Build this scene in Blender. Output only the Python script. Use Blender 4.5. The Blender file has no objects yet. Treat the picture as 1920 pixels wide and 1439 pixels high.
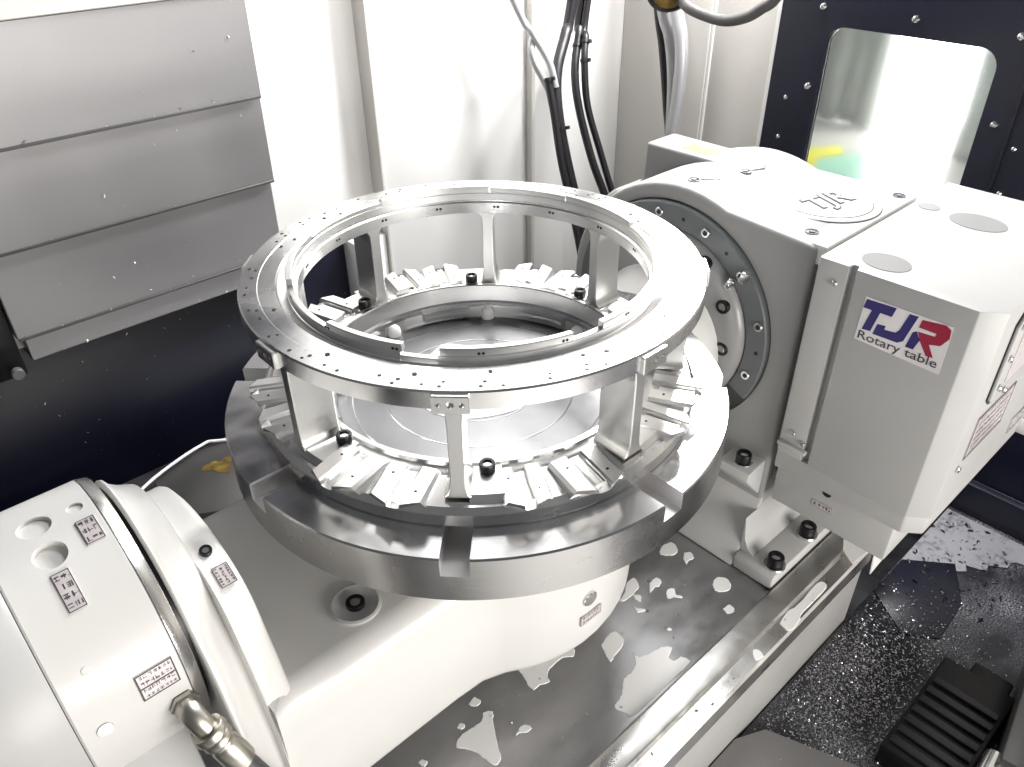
import bpy, bmesh, math, random
from mathutils import Vector, Matrix
random.seed(7)
R = math.radians
S = bpy.context.scene
COL = S.collection

# ---------------------------------------------------------------- camera
cd = bpy.data.cameras.new('camera'); cam = bpy.data.objects.new('camera', cd); COL.objects.link(cam)
cd.sensor_width = 36.0; cd.lens = 1488.593 / 1920 * 36
cd.clip_start = 0.01; cd.clip_end = 60
cam.matrix_world = Matrix(((0.7363, 0.3893, -0.5535, -0.4268), (-0.6766, 0.4095, -0.6120, -0.5221),
                           (-0.0116, 0.8251, 0.5649, 0.4533), (0, 0, 0, 1)))
S.camera = cam

# ---------------------------------------------------------------- light and exposure
W = bpy.data.worlds.new('World'); S.world = W; W.use_nodes = True
W.node_tree.nodes['Background'].inputs[0].default_value = (0.95, 0.97, 1.0, 1)
W.node_tree.nodes['Background'].inputs[1].default_value = 0.12
S.view_settings.view_transform = 'Standard'; S.view_settings.look = 'None'
S.view_settings.exposure = 0.4; S.view_settings.gamma = 1.0
def area(name, loc, target, sx, sy, power, col):
    l = bpy.data.lights.new(name, 'AREA'); l.shape = 'RECTANGLE'; l.size = sx; l.size_y = sy
    l.energy = power; l.color = col
    o = bpy.data.objects.new(name, l); COL.objects.link(o); o.location = loc
    o.rotation_euler = (Vector(target) - Vector(loc)).to_track_quat('-Z', 'Y').to_euler()
    return o
area('work_light', (0.865, 0.27, 0.60), (0.20, 0.25, 0.16), 0.09, 0.52, 27, (1.0, 0.995, 0.985))
area('ceiling_light', (0.70, 0.05, 1.40), (0.25, 0.05, 0.0), 0.4, 0.5, 14, (1.0, 1.0, 1.0))
area('door_light', (0.05, -1.50, 0.03), (-0.10, 0.0, -0.20), 1.0, 0.5, 20, (1.0, 0.965, 0.92))

# ---------------------------------------------------------------- materials
def nd(nt, t, **k):
    n = nt.nodes.new(t)
    for a, b in k.items(): setattr(n, a, b)
    return n
def mat(name, col, rough=0.5, metal=0.0, var=0.0, scale=20, bump=0.0, bscale=300, rvar=0.0, stretch=(1, 1, 1),
        aniso=0.0, tangent=None, coat=0.0, spec=0.5, ior=None, trans=0.0, alpha=1.0, emit=None):
    m = bpy.data.materials.new(name); m.use_nodes = True; nt = m.node_tree
    p = nt.nodes['Principled BSDF']; L = nt.links.new
    p.inputs['Base Color'].default_value = (*col, 1); p.inputs['Roughness'].default_value = rough
    p.inputs['Metallic'].default_value = metal; p.inputs['Coat Weight'].default_value = coat
    p.inputs['Specular IOR Level'].default_value = spec
    p.inputs['Transmission Weight'].default_value = trans; p.inputs['Alpha'].default_value = alpha
    if ior: p.inputs['IOR'].default_value = ior
    if emit: p.inputs['Emission Color'].default_value = (*emit[0], 1); p.inputs['Emission Strength'].default_value = emit[1]
    tc = nd(nt, 'ShaderNodeTexCoord'); mp = nd(nt, 'ShaderNodeMapping'); mp.inputs['Scale'].default_value = stretch
    L(tc.outputs['Object'], mp.inputs[0])
    if var or rvar:
        n = nd(nt, 'ShaderNodeTexNoise'); n.inputs['Scale'].default_value = scale; n.inputs['Detail'].default_value = 5
        L(mp.outputs[0], n.inputs['Vector'])
        if var:
            r = nd(nt, 'ShaderNodeMapRange'); r.inputs['From Min'].default_value = 0.3; r.inputs['From Max'].default_value = 0.7
            r.inputs['To Min'].default_value = 1 - var; r.inputs['To Max'].default_value = 1 + var * 0.4
            x = nd(nt, 'ShaderNodeVectorMath', operation='SCALE'); x.inputs[0].default_value = col
            L(n.outputs['Fac'], r.inputs[0]); L(r.outputs[0], x.inputs['Scale']); L(x.outputs[0], p.inputs['Base Color'])
        if rvar:
            r = nd(nt, 'ShaderNodeMapRange'); r.inputs['From Min'].default_value = 0.3; r.inputs['From Max'].default_value = 0.7
            r.inputs['To Min'].default_value = max(0.02, rough - rvar); r.inputs['To Max'].default_value = min(1, rough + rvar)
            L(n.outputs['Fac'], r.inputs[0]); L(r.outputs[0], p.inputs['Roughness'])
    if bump:
        n = nd(nt, 'ShaderNodeTexNoise'); n.inputs['Scale'].default_value = bscale; n.inputs['Detail'].default_value = 3
        L(mp.outputs[0], n.inputs['Vector'])
        b = nd(nt, 'ShaderNodeBump'); b.inputs['Strength'].default_value = bump; b.inputs['Distance'].default_value = 0.0006
        L(n.outputs['Fac'], b.inputs['Height']); L(b.outputs[0], p.inputs['Normal'])
    if aniso:
        p.inputs['Anisotropic'].default_value = aniso
        t = nd(nt, 'ShaderNodeTangent'); t.direction_type = 'RADIAL'; t.axis = tangent or 'Z'
        L(t.outputs[0], p.inputs['Tangent'])
    return m
def turned(name, col, rough, aniso, axis='Z', ring=900, bump=0.12, var=0.12, wave=0.0):
    """lathe-turned metal: fine concentric tool marks round the axis"""
    m = mat(name, col, rough, 1.0, aniso=aniso, tangent=axis); nt = m.node_tree; L = nt.links.new
    p = nt.nodes['Principled BSDF']
    tc = nd(nt, 'ShaderNodeTexCoord'); sp = nd(nt, 'ShaderNodeSeparateXYZ'); L(tc.outputs['Object'], sp.inputs[0])
    ids = {'Z': (0, 1, 2), 'X': (1, 2, 0)}[axis]
    a = nd(nt, 'ShaderNodeCombineXYZ'); L(sp.outputs[ids[0]], a.inputs[0]); L(sp.outputs[ids[1]], a.inputs[1])
    ln = nd(nt, 'ShaderNodeVectorMath', operation='LENGTH'); L(a.outputs[0], ln.inputs[0])
    c = nd(nt, 'ShaderNodeCombineXYZ'); L(ln.outputs['Value'], c.inputs[0]); L(sp.outputs[ids[2]], c.inputs[1])
    n = nd(nt, 'ShaderNodeTexNoise'); n.inputs['Scale'].default_value = ring; n.inputs['Detail'].default_value = 2
    L(c.outputs[0], n.inputs['Vector'])
    b = nd(nt, 'ShaderNodeBump'); b.inputs['Strength'].default_value = bump; b.inputs['Distance'].default_value = 0.0004
    L(n.outputs['Fac'], b.inputs['Height']); L(b.outputs[0], p.inputs['Normal'])
    if wave:
        w_ = nd(nt, 'ShaderNodeTexNoise'); w_.inputs['Scale'].default_value = 11; w_.inputs['Detail'].default_value = 2; L(tc.outputs['Object'], w_.inputs['Vector'])
        b2 = nd(nt, 'ShaderNodeBump'); b2.inputs['Strength'].default_value = 1.0; b2.inputs['Distance'].default_value = wave
        L(w_.outputs['Fac'], b2.inputs['Height']); L(b2.outputs[0], b.inputs['Normal'])
    n2 = nd(nt, 'ShaderNodeTexNoise'); n2.inputs['Scale'].default_value = 14; n2.inputs['Detail'].default_value = 4
    L(tc.outputs['Object'], n2.inputs['Vector'])
    r = nd(nt, 'ShaderNodeMapRange'); r.inputs['From Min'].default_value = 0.3; r.inputs['From Max'].default_value = 0.7
    r.inputs['To Min'].default_value = rough * 0.7; r.inputs['To Max'].default_value = rough * 1.35
    L(n2.outputs['Fac'], r.inputs[0]); L(r.outputs[0], p.inputs['Roughness'])
    r2 = nd(nt, 'ShaderNodeMapRange'); r2.inputs['From Min'].default_value = 0.3; r2.inputs['From Max'].default_value = 0.7
    r2.inputs['To Min'].default_value = 1 - var; r2.inputs['To Max'].default_value = 1.0
    x = nd(nt, 'ShaderNodeVectorMath', operation='SCALE'); x.inputs[0].default_value = col
    L(n2.outputs['Fac'], r2.inputs[0]); L(r2.outputs[0], x.inputs['Scale']); L(x.outputs[0], p.inputs['Base Color'])
    return m
M = {}
M['alu'] = turned('machined_aluminium', (0.79, 0.787, 0.78), 0.25, 0.25, bump=0.05)
M['alu_mill'] = mat('milled_aluminium', (0.84, 0.835, 0.82), 0.30, 1.0)
M['plate'] = turned('turned_steel_plate', (0.60, 0.60, 0.61), 0.19, 0.35, ring=1200, bump=0.12, wave=0.0035)
M['rim'] = turned('brushed_steel_rim', (0.50, 0.495, 0.49), 0.24, 0.3, ring=1500, bump=0.2, var=0.06)
M['slot'] = mat('slot_steel', (0.80, 0.79, 0.79), 0.45, 1.0, rvar=0.06, bump=0.1)
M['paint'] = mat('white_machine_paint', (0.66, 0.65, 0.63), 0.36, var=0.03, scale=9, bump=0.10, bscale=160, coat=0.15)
M['cast'] = mat('grey_cast_paint', (0.27, 0.268, 0.265), 0.36, var=0.05, scale=9, bump=0.14, bscale=180, coat=0.2)
M['bore'] = mat('bore_floor_steel', (0.31, 0.31, 0.32), 0.36, 1.0, var=0.2, scale=12, rvar=0.1, bump=0.05)
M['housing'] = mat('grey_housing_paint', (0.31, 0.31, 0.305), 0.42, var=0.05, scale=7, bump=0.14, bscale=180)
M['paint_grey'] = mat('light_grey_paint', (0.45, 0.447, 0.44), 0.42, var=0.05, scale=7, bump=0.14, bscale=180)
M['wall'] = mat('white_sheet_paint', (0.85, 0.84, 0.82), 0.42, var=0.02, scale=3, bump=0.03, bscale=60)
M['wall_b'] = mat('beige_sheet_paint', (0.66, 0.635, 0.60), 0.4, var=0.03, scale=4)
M['steel'] = mat('brushed_steel', (0.60, 0.60, 0.60), 0.30, 1.0, rvar=0.10, scale=40, bump=0.08, bscale=400, stretch=(1, 12, 12))
M['band'] = turned('polished_steel_band', (0.66, 0.65, 0.63), 0.22, 0.5, axis='X')
M['bed'] = mat('ground_steel_bed', (0.49, 0.488, 0.495), 0.36, 1.0, var=0.10, scale=22, rvar=0.08, bump=0.06, bscale=600, stretch=(1, 2, 1))
M['rail'] = mat('rail_steel', (0.68, 0.67, 0.65), 0.32, 1.0, var=0.1, scale=30, rvar=0.08, bump=0.06)
M['cover'] = mat('stainless_cover', (0.33, 0.325, 0.33), 0.48, 0.85, var=0.10, scale=3, rvar=0.06, bump=0.03, bscale=40)
M['navy'] = mat('navy_paint', (0.006, 0.0065, 0.017), 0.34, var=0.25, scale=12, bump=0.05, bscale=120)
M['dark'] = mat('dark_oily_sheet', (0.022, 0.022, 0.026), 0.36, var=0.5, scale=9, rvar=0.12, bump=0.2, bscale=120)
M['gun'] = mat('dark_grey_sheet', (0.075, 0.073, 0.072), 0.45, 0.2, var=0.3, scale=9)
M['blk'] = mat('black_oxide', (0.010, 0.010, 0.012), 0.36, 0.4, bump=0.05)
M['rub'] = mat('black_rubber', (0.011, 0.010, 0.013), 0.42, bump=0.08, bscale=300)
M['hole'] = mat('hole_shadow', (0.03, 0.03, 0.03), 0.5, 0.5)
M['tube'] = mat('grey_hose', (0.42, 0.42, 0.43), 0.30, 0.3, bump=0.06)
M['chrome'] = mat('bright_bolt_steel', (0.80, 0.80, 0.80), 0.16, 1.0)
M['grey'] = mat('grey_ring_paint', (0.13, 0.14, 0.145), 0.38, var=0.06, scale=20, bump=0.06)
M['coolant'] = mat('milky_glare_coolant', (0.97, 0.965, 0.95), 0.12)  # milky coolant, whitened to stand in for bright reflections on the puddles
M['chip'] = mat('metal_chip', (0.60, 0.60, 0.62), 0.30, 1.0)
M['label'] = mat('silver_label', (0.68, 0.62, 0.63), 0.28, 0.25, var=0.15, scale=90, bump=0.25, bscale=90)
M['ink'] = mat('label_ink', (0.05, 0.045, 0.05), 0.5)
M['pink'] = mat('label_pink_ink', (0.55, 0.12, 0.22), 0.5)
M['blue'] = mat('logo_blue', (0.022, 0.016, 0.14), 0.35)
M['red'] = mat('logo_red', (0.32, 0.010, 0.04), 0.35)
M['film'] = mat('label_film', (0.80, 0.77, 0.78), 0.22, 0.1, var=0.06, scale=40)
M['yellow'] = mat('yellow_sticker', (0.30, 0.18, 0.004), 0.5, var=0.25, scale=90)
M['brass'] = mat('nickel_fitting', (0.46, 0.44, 0.39), 0.36, 1.0, rvar=0.05, scale=90)
M['glass'] = mat('window_glass', (0.96, 0.98, 0.97), 0.16, trans=1.0, ior=1.12)
M['day'] = mat('daylight_opening', (1, 1, 1), 0.8, emit=((1.0, 1.0, 1.0), 5.0))
M['curtain'] = mat('strip_curtain', (0.66, 0.68, 0.66), 0.5, var=0.15, scale=9, stretch=(1, 6, 1))
M['gfloor'] = mat('green_floor_paint', (0.42, 0.74, 0.58), 0.3)
M['yline'] = mat('yellow_floor_line', (0.80, 0.76, 0.10), 0.4)
M['ofloor'] = mat('pale_floor', (0.62, 0.61, 0.58), 0.3, var=0.1, scale=3)
M['rust'] = mat('yellow_stain', (0.20, 0.13, 0.025), 0.5, var=0.7, scale=60)

def dusty(name, base, dust, rough, lo, hi, pscale, fine):
    m = mat(name, base, rough); nt = m.node_tree; L = nt.links.new; p = nt.nodes['Principled BSDF']
    tc = nd(nt, 'ShaderNodeTexCoord')
    a = nd(nt, 'ShaderNodeTexNoise'); a.inputs['Scale'].default_value = pscale; a.inputs['Detail'].default_value = 4
    b = nd(nt, 'ShaderNodeTexNoise'); b.inputs['Scale'].default_value = fine; b.inputs['Detail'].default_value = 2
    L(tc.outputs['Object'], a.inputs['Vector']); L(tc.outputs['Object'], b.inputs['Vector'])
    ra = nd(nt, 'ShaderNodeMapRange'); ra.inputs['From Min'].default_value = lo; ra.inputs['From Max'].default_value = hi
    rb = nd(nt, 'ShaderNodeMapRange'); rb.inputs['From Min'].default_value = 0.42; rb.inputs['From Max'].default_value = 0.66
    L(a.outputs['Fac'], ra.inputs[0]); L(b.outputs['Fac'], rb.inputs[0])
    mu = nd(nt, 'ShaderNodeMath', operation='MULTIPLY'); L(ra.outputs[0], mu.inputs[0]); L(rb.outputs[0], mu.inputs[1])
    mx = nd(nt, 'ShaderNodeMix', data_type='RGBA'); mx.inputs[6].default_value = (*base, 1); mx.inputs[7].default_value = (*dust, 1)
    L(mu.outputs[0], mx.inputs[0]); L(mx.outputs[2], p.inputs['Base Color'])
    bu = nd(nt, 'ShaderNodeBump'); bu.inputs['Strength'].default_value = 0.5; bu.inputs['Distance'].default_value = 0.001
    L(mu.outputs[0], bu.inputs['Height']); L(bu.outputs[0], p.inputs['Normal'])
    return m
M['tray'] = dusty('dusty_tray_steel', (0.012, 0.012, 0.018), (0.30, 0.31, 0.34), 0.40, 0.40, 0.66, 9, 420)
M['smeared'] = dusty('smeared_deck', (0.24, 0.24, 0.26), (0.03, 0.03, 0.04), 0.40, 0.45, 0.72, 26, 130)
M['apron'] = mat('grey_apron_paint', (0.36, 0.355, 0.345), 0.38, var=0.15, scale=6)
# ---------------------------------------------------------------- mesh helpers
def wloc(p):
    v = Vector((0, 0, 0))
    while p is not None: v += p.location; p = p.parent
    return v
def obj(name, bm, m, parent=None, smooth=35, label=None, kind=None):
    if parent is not None: bmesh.ops.translate(bm, verts=bm.verts, vec=-wloc(parent))
    bmesh.ops.recalc_face_normals(bm, faces=bm.faces)
    me = bpy.data.meshes.new(name); bm.to_mesh(me); bm.free()
    if smooth:
        me.polygons.foreach_set('use_smooth', [True] * len(me.polygons)); me.set_sharp_from_angle(angle=R(smooth))
    for mm in (m if isinstance(m, (list, tuple)) else [m]): me.materials.append(M[mm] if isinstance(mm, str) else mm)
    o = bpy.data.objects.new(name, me); COL.objects.link(o)
    if parent is not None: o.parent = parent
    if label: o['label'] = label
    if kind: o['kind'] = kind
    return o
def tag(o, label, cat, group=None):
    o['label'] = label; o['category'] = cat
    if group: o['group'] = group
    return o
def thing(name, label, cat, loc=(0, 0, 0), group=None):
    o = bpy.data.objects.new(name, None); COL.objects.link(o); o.location = loc; o.empty_display_size = 0.05
    return tag(o, label, cat, group)
def struct(o): o['kind'] = 'structure'; return o
def nb(): return bmesh.new()
def box(bm, a, b, bev=0.0, seg=2):
    r = bmesh.ops.create_cube(bm, size=1.0); vs = r['verts']
    for v in vs:
        v.co = Vector((a[i] + (b[i] - a[i]) * (v.co[i] + 0.5) for i in range(3)))
    if bev:
        es = list({e for v in vs for e in v.link_edges})
        bmesh.ops.bevel(bm, geom=es, offset=bev, segments=seg, affect='EDGES', profile=0.5)
    return bm
AX = {'X': lambda u, v, t: (t, u, v), 'Y': lambda u, v, t: (u, t, v), 'Z': lambda u, v, t: (u, v, t)}
def prism(bm, pts, axis, t0, t1, bev=0.0, seg=2, angle=25):
    """closed outline pts (u,v) extruded along axis from t0 to t1; X:(y,z) Y:(x,z) Z:(x,y)"""
    f = AX[axis]; n = len(pts)
    lo = [bm.verts.new(f(u, v, t0)) for u, v in pts]; hi = [bm.verts.new(f(u, v, t1)) for u, v in pts]
    fs = [bm.faces.new(lo[::-1]), bm.faces.new(hi)] + [bm.faces.new((lo[i], lo[(i + 1) % n], hi[(i + 1) % n], hi[i])) for i in range(n)]
    if bev:
        bmesh.ops.recalc_face_normals(bm, faces=fs)
        es = [e for e in {e for q in fs for e in q.edges} if len(e.link_faces) == 2 and e.calc_face_angle(0) > R(angle)]
        bmesh.ops.bevel(bm, geom=es, offset=bev, segments=seg, affect='EDGES', profile=0.5, clamp_overlap=True)
    return bm
def lathe(bm, prof, axis='Z', c=(0, 0, 0), n=96, a0=0.0, a1=360.0, closed=True):
    """prof: (r, h) pairs revolved about axis through c; closed profile loops"""
    full = abs(a1 - a0) >= 359.99; k = n if full else n + 1; rings = []
    for i in range(k):
        t = R(a0 + (a1 - a0) * i / n); cs, sn = math.cos(t), math.sin(t); ring = []
        for r, h in prof:
            p = (r * cs, r * sn, h) if axis == 'Z' else ((h, r * cs, r * sn) if axis == 'X' else (r * cs, h, r * sn))
            ring.append(bm.verts.new((p[0] + c[0], p[1] + c[1], p[2] + c[2])))
        rings.append(ring)
    m = len(prof)
    for i in range(n):
        A = rings[i]; B = rings[(i + 1) % k]
        for j in range(m if closed else m - 1):
            q = (A[j], A[(j + 1) % m], B[(j + 1) % m], B[j])
            try: bm.faces.new(q)
            except ValueError: pass
    if not full and closed:
        bm.faces.new(rings[0]); bm.faces.new(rings[-1][::-1])
    bmesh.ops.remove_doubles(bm, verts=bm.verts, dist=1e-6)
    return bm
def disc_h(r, z0, z1, ch=0.001):
    return [(0, z0), (r - ch, z0), (r, z0 + ch), (r, z1 - ch), (r - ch, z1), (0, z1)]
def smoothpath(pts, n=8):
    P = [Vector(p) for p in pts]; P = [P[0] * 2 - P[1]] + P + [P[-1] * 2 - P[-2]]; out = []
    for i in range(1, len(P) - 2):
        a, b, c, d = P[i - 1:i + 3]
        for k in range(n):
            t = k / n
            out.append(0.5 * ((2 * b) + (c - a) * t + (2 * a - 5 * b + 4 * c - d) * t * t + (3 * b - a - 3 * c + d) * t ** 3))
    out.append(P[-2]); return out
def tube(bm, pts, r, seg=12, smooth=8):
    P = smoothpath(pts, smooth) if smooth else [Vector(p) for p in pts]
    up = Vector((0.3, 0.2, 1)); rings = []
    for i, p in enumerate(P):
        d = (P[min(i + 1, len(P) - 1)] - P[max(i - 1, 0)]).normalized()
        x = d.cross(up)
        if x.length < 1e-3: x = d.cross(Vector((1, 0, 0)))
        x.normalize(); y = d.cross(x).normalized(); up = x.cross(d)
        rr = r(i / (len(P) - 1)) if callable(r) else r
        rings.append([bm.verts.new(p + (x * math.cos(2 * math.pi * k / seg) + y * math.sin(2 * math.pi * k / seg)) * rr) for k in range(seg)])
    for i in range(len(rings) - 1):
        for k in range(seg): bm.faces.new((rings[i][k], rings[i][(k + 1) % seg], rings[i + 1][(k + 1) % seg], rings[i + 1][k]))
    bm.faces.new(rings[0][::-1]); bm.faces.new(rings[-1])
    return bm
def boolean(o, cutters, op='DIFFERENCE', smooth=35):
    for c in cutters:
        md = o.modifiers.new('b', 'BOOLEAN'); md.operation = op; md.object = c; md.solver = 'EXACT'
    dg = bpy.context.evaluated_depsgraph_get(); dg.update()
    me = bpy.data.meshes.new_from_object(o.evaluated_get(dg)); old = o.data
    o.modifiers.clear(); o.data = me; me.name = o.name
    me.polygons.foreach_set('use_smooth', [True] * len(me.polygons)); me.set_sharp_from_angle(angle=R(smooth))
    bpy.data.meshes.remove(old)
    for c in cutters: d = c.data; bpy.data.objects.remove(c); bpy.data.meshes.remove(d)
def xform(bm, mtx): bmesh.ops.transform(bm, matrix=mtx, verts=bm.verts); return bm
def frame(origin, zdir, xdir=None):
    z = Vector(zdir).normalized(); x = Vector(xdir) if xdir else z.orthogonal()
    x = (x - z * x.dot(z)).normalized(); y = z.cross(x)
    return Matrix(((x.x, y.x, z.x, origin[0]), (x.y, y.y, z.y, origin[1]), (x.z, y.z, z.z, origin[2]), (0, 0, 0, 1)))
def cyl(bm, r, h0, h1, mtx=None, n=24, ch=0.0008):
    b = nb(); lathe(b, disc_h(r, h0, h1, ch), n=n)
    if mtx: xform(b, mtx)
    merge(bm, b); return bm
def merge(bm, b):
    me = bpy.data.meshes.new('t'); b.to_mesh(me); b.free(); bm.from_mesh(me); bpy.data.meshes.remove(me)
def repeat(o, parent, mtx=None, rotz=None, loc=None):
    c = o.copy(); COL.objects.link(c); c.parent = parent
    if rotz is not None: c.rotation_euler = (0, 0, rotz)
    if loc is not None: c.location = loc
    if mtx is not None: c.matrix_local = mtx
    for ch in list(o.children):
        d = ch.copy(); COL.objects.link(d); d.parent = c
    return c
def pol(r, a, z): return (r * math.cos(R(a)), r * math.sin(R(a)), z)
def text_bm(txt, size, depth):
    cu = bpy.data.curves.new('t', 'FONT'); cu.body = txt; cu.size = size; cu.extrude = depth; cu.resolution_u = 3
    o = bpy.data.objects.new('t', cu); COL.objects.link(o)
    dg = bpy.context.evaluated_depsgraph_get(); dg.update()
    me = bpy.data.meshes.new_from_object(o.evaluated_get(dg)); b = nb(); b.from_mesh(me)
    bpy.data.objects.remove(o); bpy.data.meshes.remove(me); bpy.data.curves.remove(cu)
    return b
def socket_screw(parent, mtx, r, h, name='socket_screw', m='blk', washer=None):
    """cap head with a hexagonal socket, local z along the screw axis"""
    b = nb(); k = r * 0.60
    lathe(b, [(r, 0), (r, h * 0.86), (r * 0.93, h), (k, h), (k, h * 0.72), (0, h * 0.72), (0, 0)], n=24, closed=True)
    o = obj(name, b, m); o.parent = parent
    if washer:
        w = nb(); lathe(w, [(r * 0.9, -washer), (r * 1.30, -washer), (r * 1.30, -0.0002), (r * 0.9, -0.0002)], n=24)
        wo = obj('washer', w, 'chrome'); wo.parent = o
    s = nb(); lathe(s, [(0, h * 0.722), (k * 0.98, h * 0.722), (k * 0.98, h * 0.78), (0, h * 0.78)], n=6)
    so = obj('socket', s, 'chrome' if m == 'blk' else 'hole'); so.parent = o
    o.matrix_local = Matrix.Translation(-wloc(parent)) @ mtx
    return o
def chips(name, label, spots, size, parent=None, m='chip', flat=0.5):
    """scattered swarf: short bent slivers, one joined mesh"""
    b = nb()
    for p, nrm in spots:
        L = size * random.uniform(0.35, 1.0) ** 2 * 1.9; w = L * random.uniform(0.18, 0.45)
        f = frame(p, Vector(nrm) + Vector((random.uniform(-flat, flat) for _ in range(3))))
        a = random.uniform(0, 6.28); ca, sa = math.cos(a), math.sin(a); h = L * random.uniform(0.1, 0.5)
        q = [(-L, -w, 0), (-L, w, 0), (0, w, h), (0, -w, h), (L, w * 0.4, 0), (L, -w * 0.4, 0)]
        v = [b.verts.new(f @ Vector((x * ca - y * sa, x * sa + y * ca, z + 0.0004))) for x, y, z in q]
        b.faces.new((v[0], v[1], v[2], v[3])); b.faces.new((v[3], v[2], v[4], v[5]))
    me = bpy.data.meshes.new(name); b.to_mesh(me); b.free(); me.materials.append(M[m])
    o = bpy.data.objects.new(name, me); COL.objects.link(o); o['kind'] = 'stuff'
    o['label'] = label
    return o

# ================================================================ the setting: machine enclosure
ZB = -0.34                                    # top of the machine bed
fl = nb(); box(fl, (-1.6, -1.6, -0.62), (1.4, 0.9, -0.60)); struct(obj('floor', fl, 'dark', smooth=0))['label'] = 'dark sump floor under the machine bed'

bw = thing('back_wall', 'tall white sheet metal back wall stepped in vertical panels behind the cables', 'wall', (0.4, 0.62, -0.6))
def wp(y0, x0, x1, z0, z1, m='wall', name='wall_panel', bev=0.002):
    b = nb(); box(b, (x0, y0, z0), (x1, y0 + 0.02, z1), bev); return obj(name, b, m, bw)
wp(0.640, -0.9, 0.306, -0.125, 1.3)
wp(0.610, 0.306, 0.652, -0.6, 1.3)
wp(0.598, 0.6525, 0.93, -0.6, 1.3)
b = nb(); box(b, (0.300, 0.606, -0.6), (0.3055, 0.659, 1.3), 0.001); obj('seam_strip', b, 'wall_b', bw)
b = nb(); box(b, (0.643, 0.594, -0.6), (0.6522, 0.6098, 1.3), 0.001); obj('seam_strip', b, 'wall_b', bw)
nw = nb(); box(nw, (-1.3, 0.648, -0.6), (0.232, 0.668, -0.128), 0.002)
nw = obj('lower_wall_panel', nw, 'navy'); tag(nw, 'dark navy lower sheet under the white back wall and grey cover', 'panel')
nw2 = nb(); box(nw2, (0.2325, 0.612, -0.6), (0.2985, 0.66, -0.127), 0.002); obj('wall_panel', nw2, 'wall', bw)

sw = thing('side_wall', 'beige grey side wall with bright vertical seam between back corner and window', 'wall', (0.91, 0.3, -0.6))
def sp_(x0, y0, y1, z0, z1, m='wall_b', name='wall_panel'):
    b = nb(); box(b, (x0, y0, z0), (x0 + 0.02, y1, z1), 0.0015); return obj(name, b, m, sw)
sp_(0.900, 0.390, 0.5975, -0.6, 1.3); sp_(0.906, 0.255, 0.383, -0.6, 1.3)
sp_(0.903, 0.3835, 0.3895, -0.6, 1.3, 'wall', 'seam_strip')
sp_(0.892, 0.2425, 0.2545, -0.6, 1.3, 'wall', 'seam_strip')
sp_(0.90, -1.3, -0.214, -0.345, 1.3, 'wall_b'); sp_(0.8985, -1.3, -0.2145, -0.375, -0.346, 'wall', 'ledge')
lw = nb(); box(lw, (0.902, -1.3, -0.6), (0.922, 0.2422, -0.378), 0.002); tag(obj('lower_side_panel', lw, 'navy'), 'dark navy lower side panel beyond the white label box', 'panel')

# window in the side wall
wd = thing('door_window', 'rounded window in a bolted navy frame beside the white housing', 'window', (0.885, 0.0, -0.05))
def rrect(y0, y1, z0, z1, r, n=6):
    out = []
    for cy, cz, a in ((y1 - r, z1 - r, 0), (y0 + r, z1 - r, 90), (y0 + r, z0 + r, 180), (y1 - r, z0 + r, 270)):
        for k in range(n + 1): t = R(a + 90 * k / n); out.append((cy + r * math.cos(t), cz + r * math.sin(t)))
    return out
b = nb(); prism(b, [(0.2415, 0.75), (-0.2135, 0.75), (-0.2135, -0.377), (0.2415, -0.377)], 'X', 0.884, 0.902)
fr = obj('frame', b, 'navy', wd)
c = nb(); prism(c, rrect(-0.1125, 0.152, -0.06, 0.2005, 0.028), 'X', 0.87, 0.93); boolean(fr, [obj('c', c, 'navy', wd)])
b = nb(); prism(b, rrect(-0.1115, 0.151, -0.059, 0.1995, 0.027), 'X', 0.892, 0.897); obj('pane', b, 'glass', wd)
b = nb(); box(b, (0.8795, -0.1585, -0.37), (0.8838, -0.1545, 0.74), 0.001); obj('frame_fold', b, 'navy', wd)
for i, (y, z) in enumerate([(0.1671, 0.2271), (0.0168, 0.226), (-0.1318, 0.2218), (0.1683, 0.1038), (0.2049, 0.0786), (0.2059, 0.0107), (-0.1335, 0.1011), (-0.1701, 0.0741), (-0.1708, 0.0073)]):
    b = nb(); r = 0.006 if i in (0, 1, 2, 3, 6) else 0.0042
    lathe(b, [(0, 0), (r, 0), (r, 0.0015), (r * 0.8, 0.004), (r * 0.45, 0.005), (r * 0.4, 0.003), (0, 0.003)], n=16)
    xform(b, frame((0.8838, y, z), (-1, 0, 0))); obj('button_screw', b, 'chrome', wd)
# the room seen through the window
rf = nb(); box(rf, (0.95, -1.4, -0.42), (3.2, 2.4, -0.40)); struct(obj('room_floor', rf, 'ofloor', smooth=0))['label'] = 'pale workshop floor outside the window'
gp = nb(); prism(gp, [(1.62, 0.20), (2.13, 0.40), (2.10, 0.60), (1.98, 0.66), (1.62, 0.52)], 'Z', -0.3995, -0.396); struct(obj('floor_paint', gp, 'gfloor', smooth=0))['label'] = 'green painted floor patch outside the window'
yl = nb(); prism(yl, [(1.62, 0.525), (1.98, 0.665), (2.08, 0.625), (2.14, 0.68), (2.00, 0.76), (1.62, 0.63)], 'Z', -0.3995, -0.396); struct(obj('floor_line', yl, 'yline', smooth=0))['label'] = 'yellow line beside the green floor patch'
rc = thing('strip_curtain', 'grey pleated curtain left of the bright doorway outside the window', 'curtain', (2.4, 0.9, -0.4))
for i in range(9):
    b = nb(); y = 0.72 + i * 0.07
    tube(b, [(2.4 + 0.02 * (i % 2), y, -0.39), (2.4 + 0.02 * (i % 2), y, 1.2)], 0.042, 12, 0); obj('fold', b, 'curtain', rc)
b = nb(); box(b, (2.3, -0.75, -0.4), (2.34, 0.385, 1.2)); tag(obj('partition_panel', b, 'curtain'), 'grey green panel right of the bright doorway outside the window', 'panel')
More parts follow.
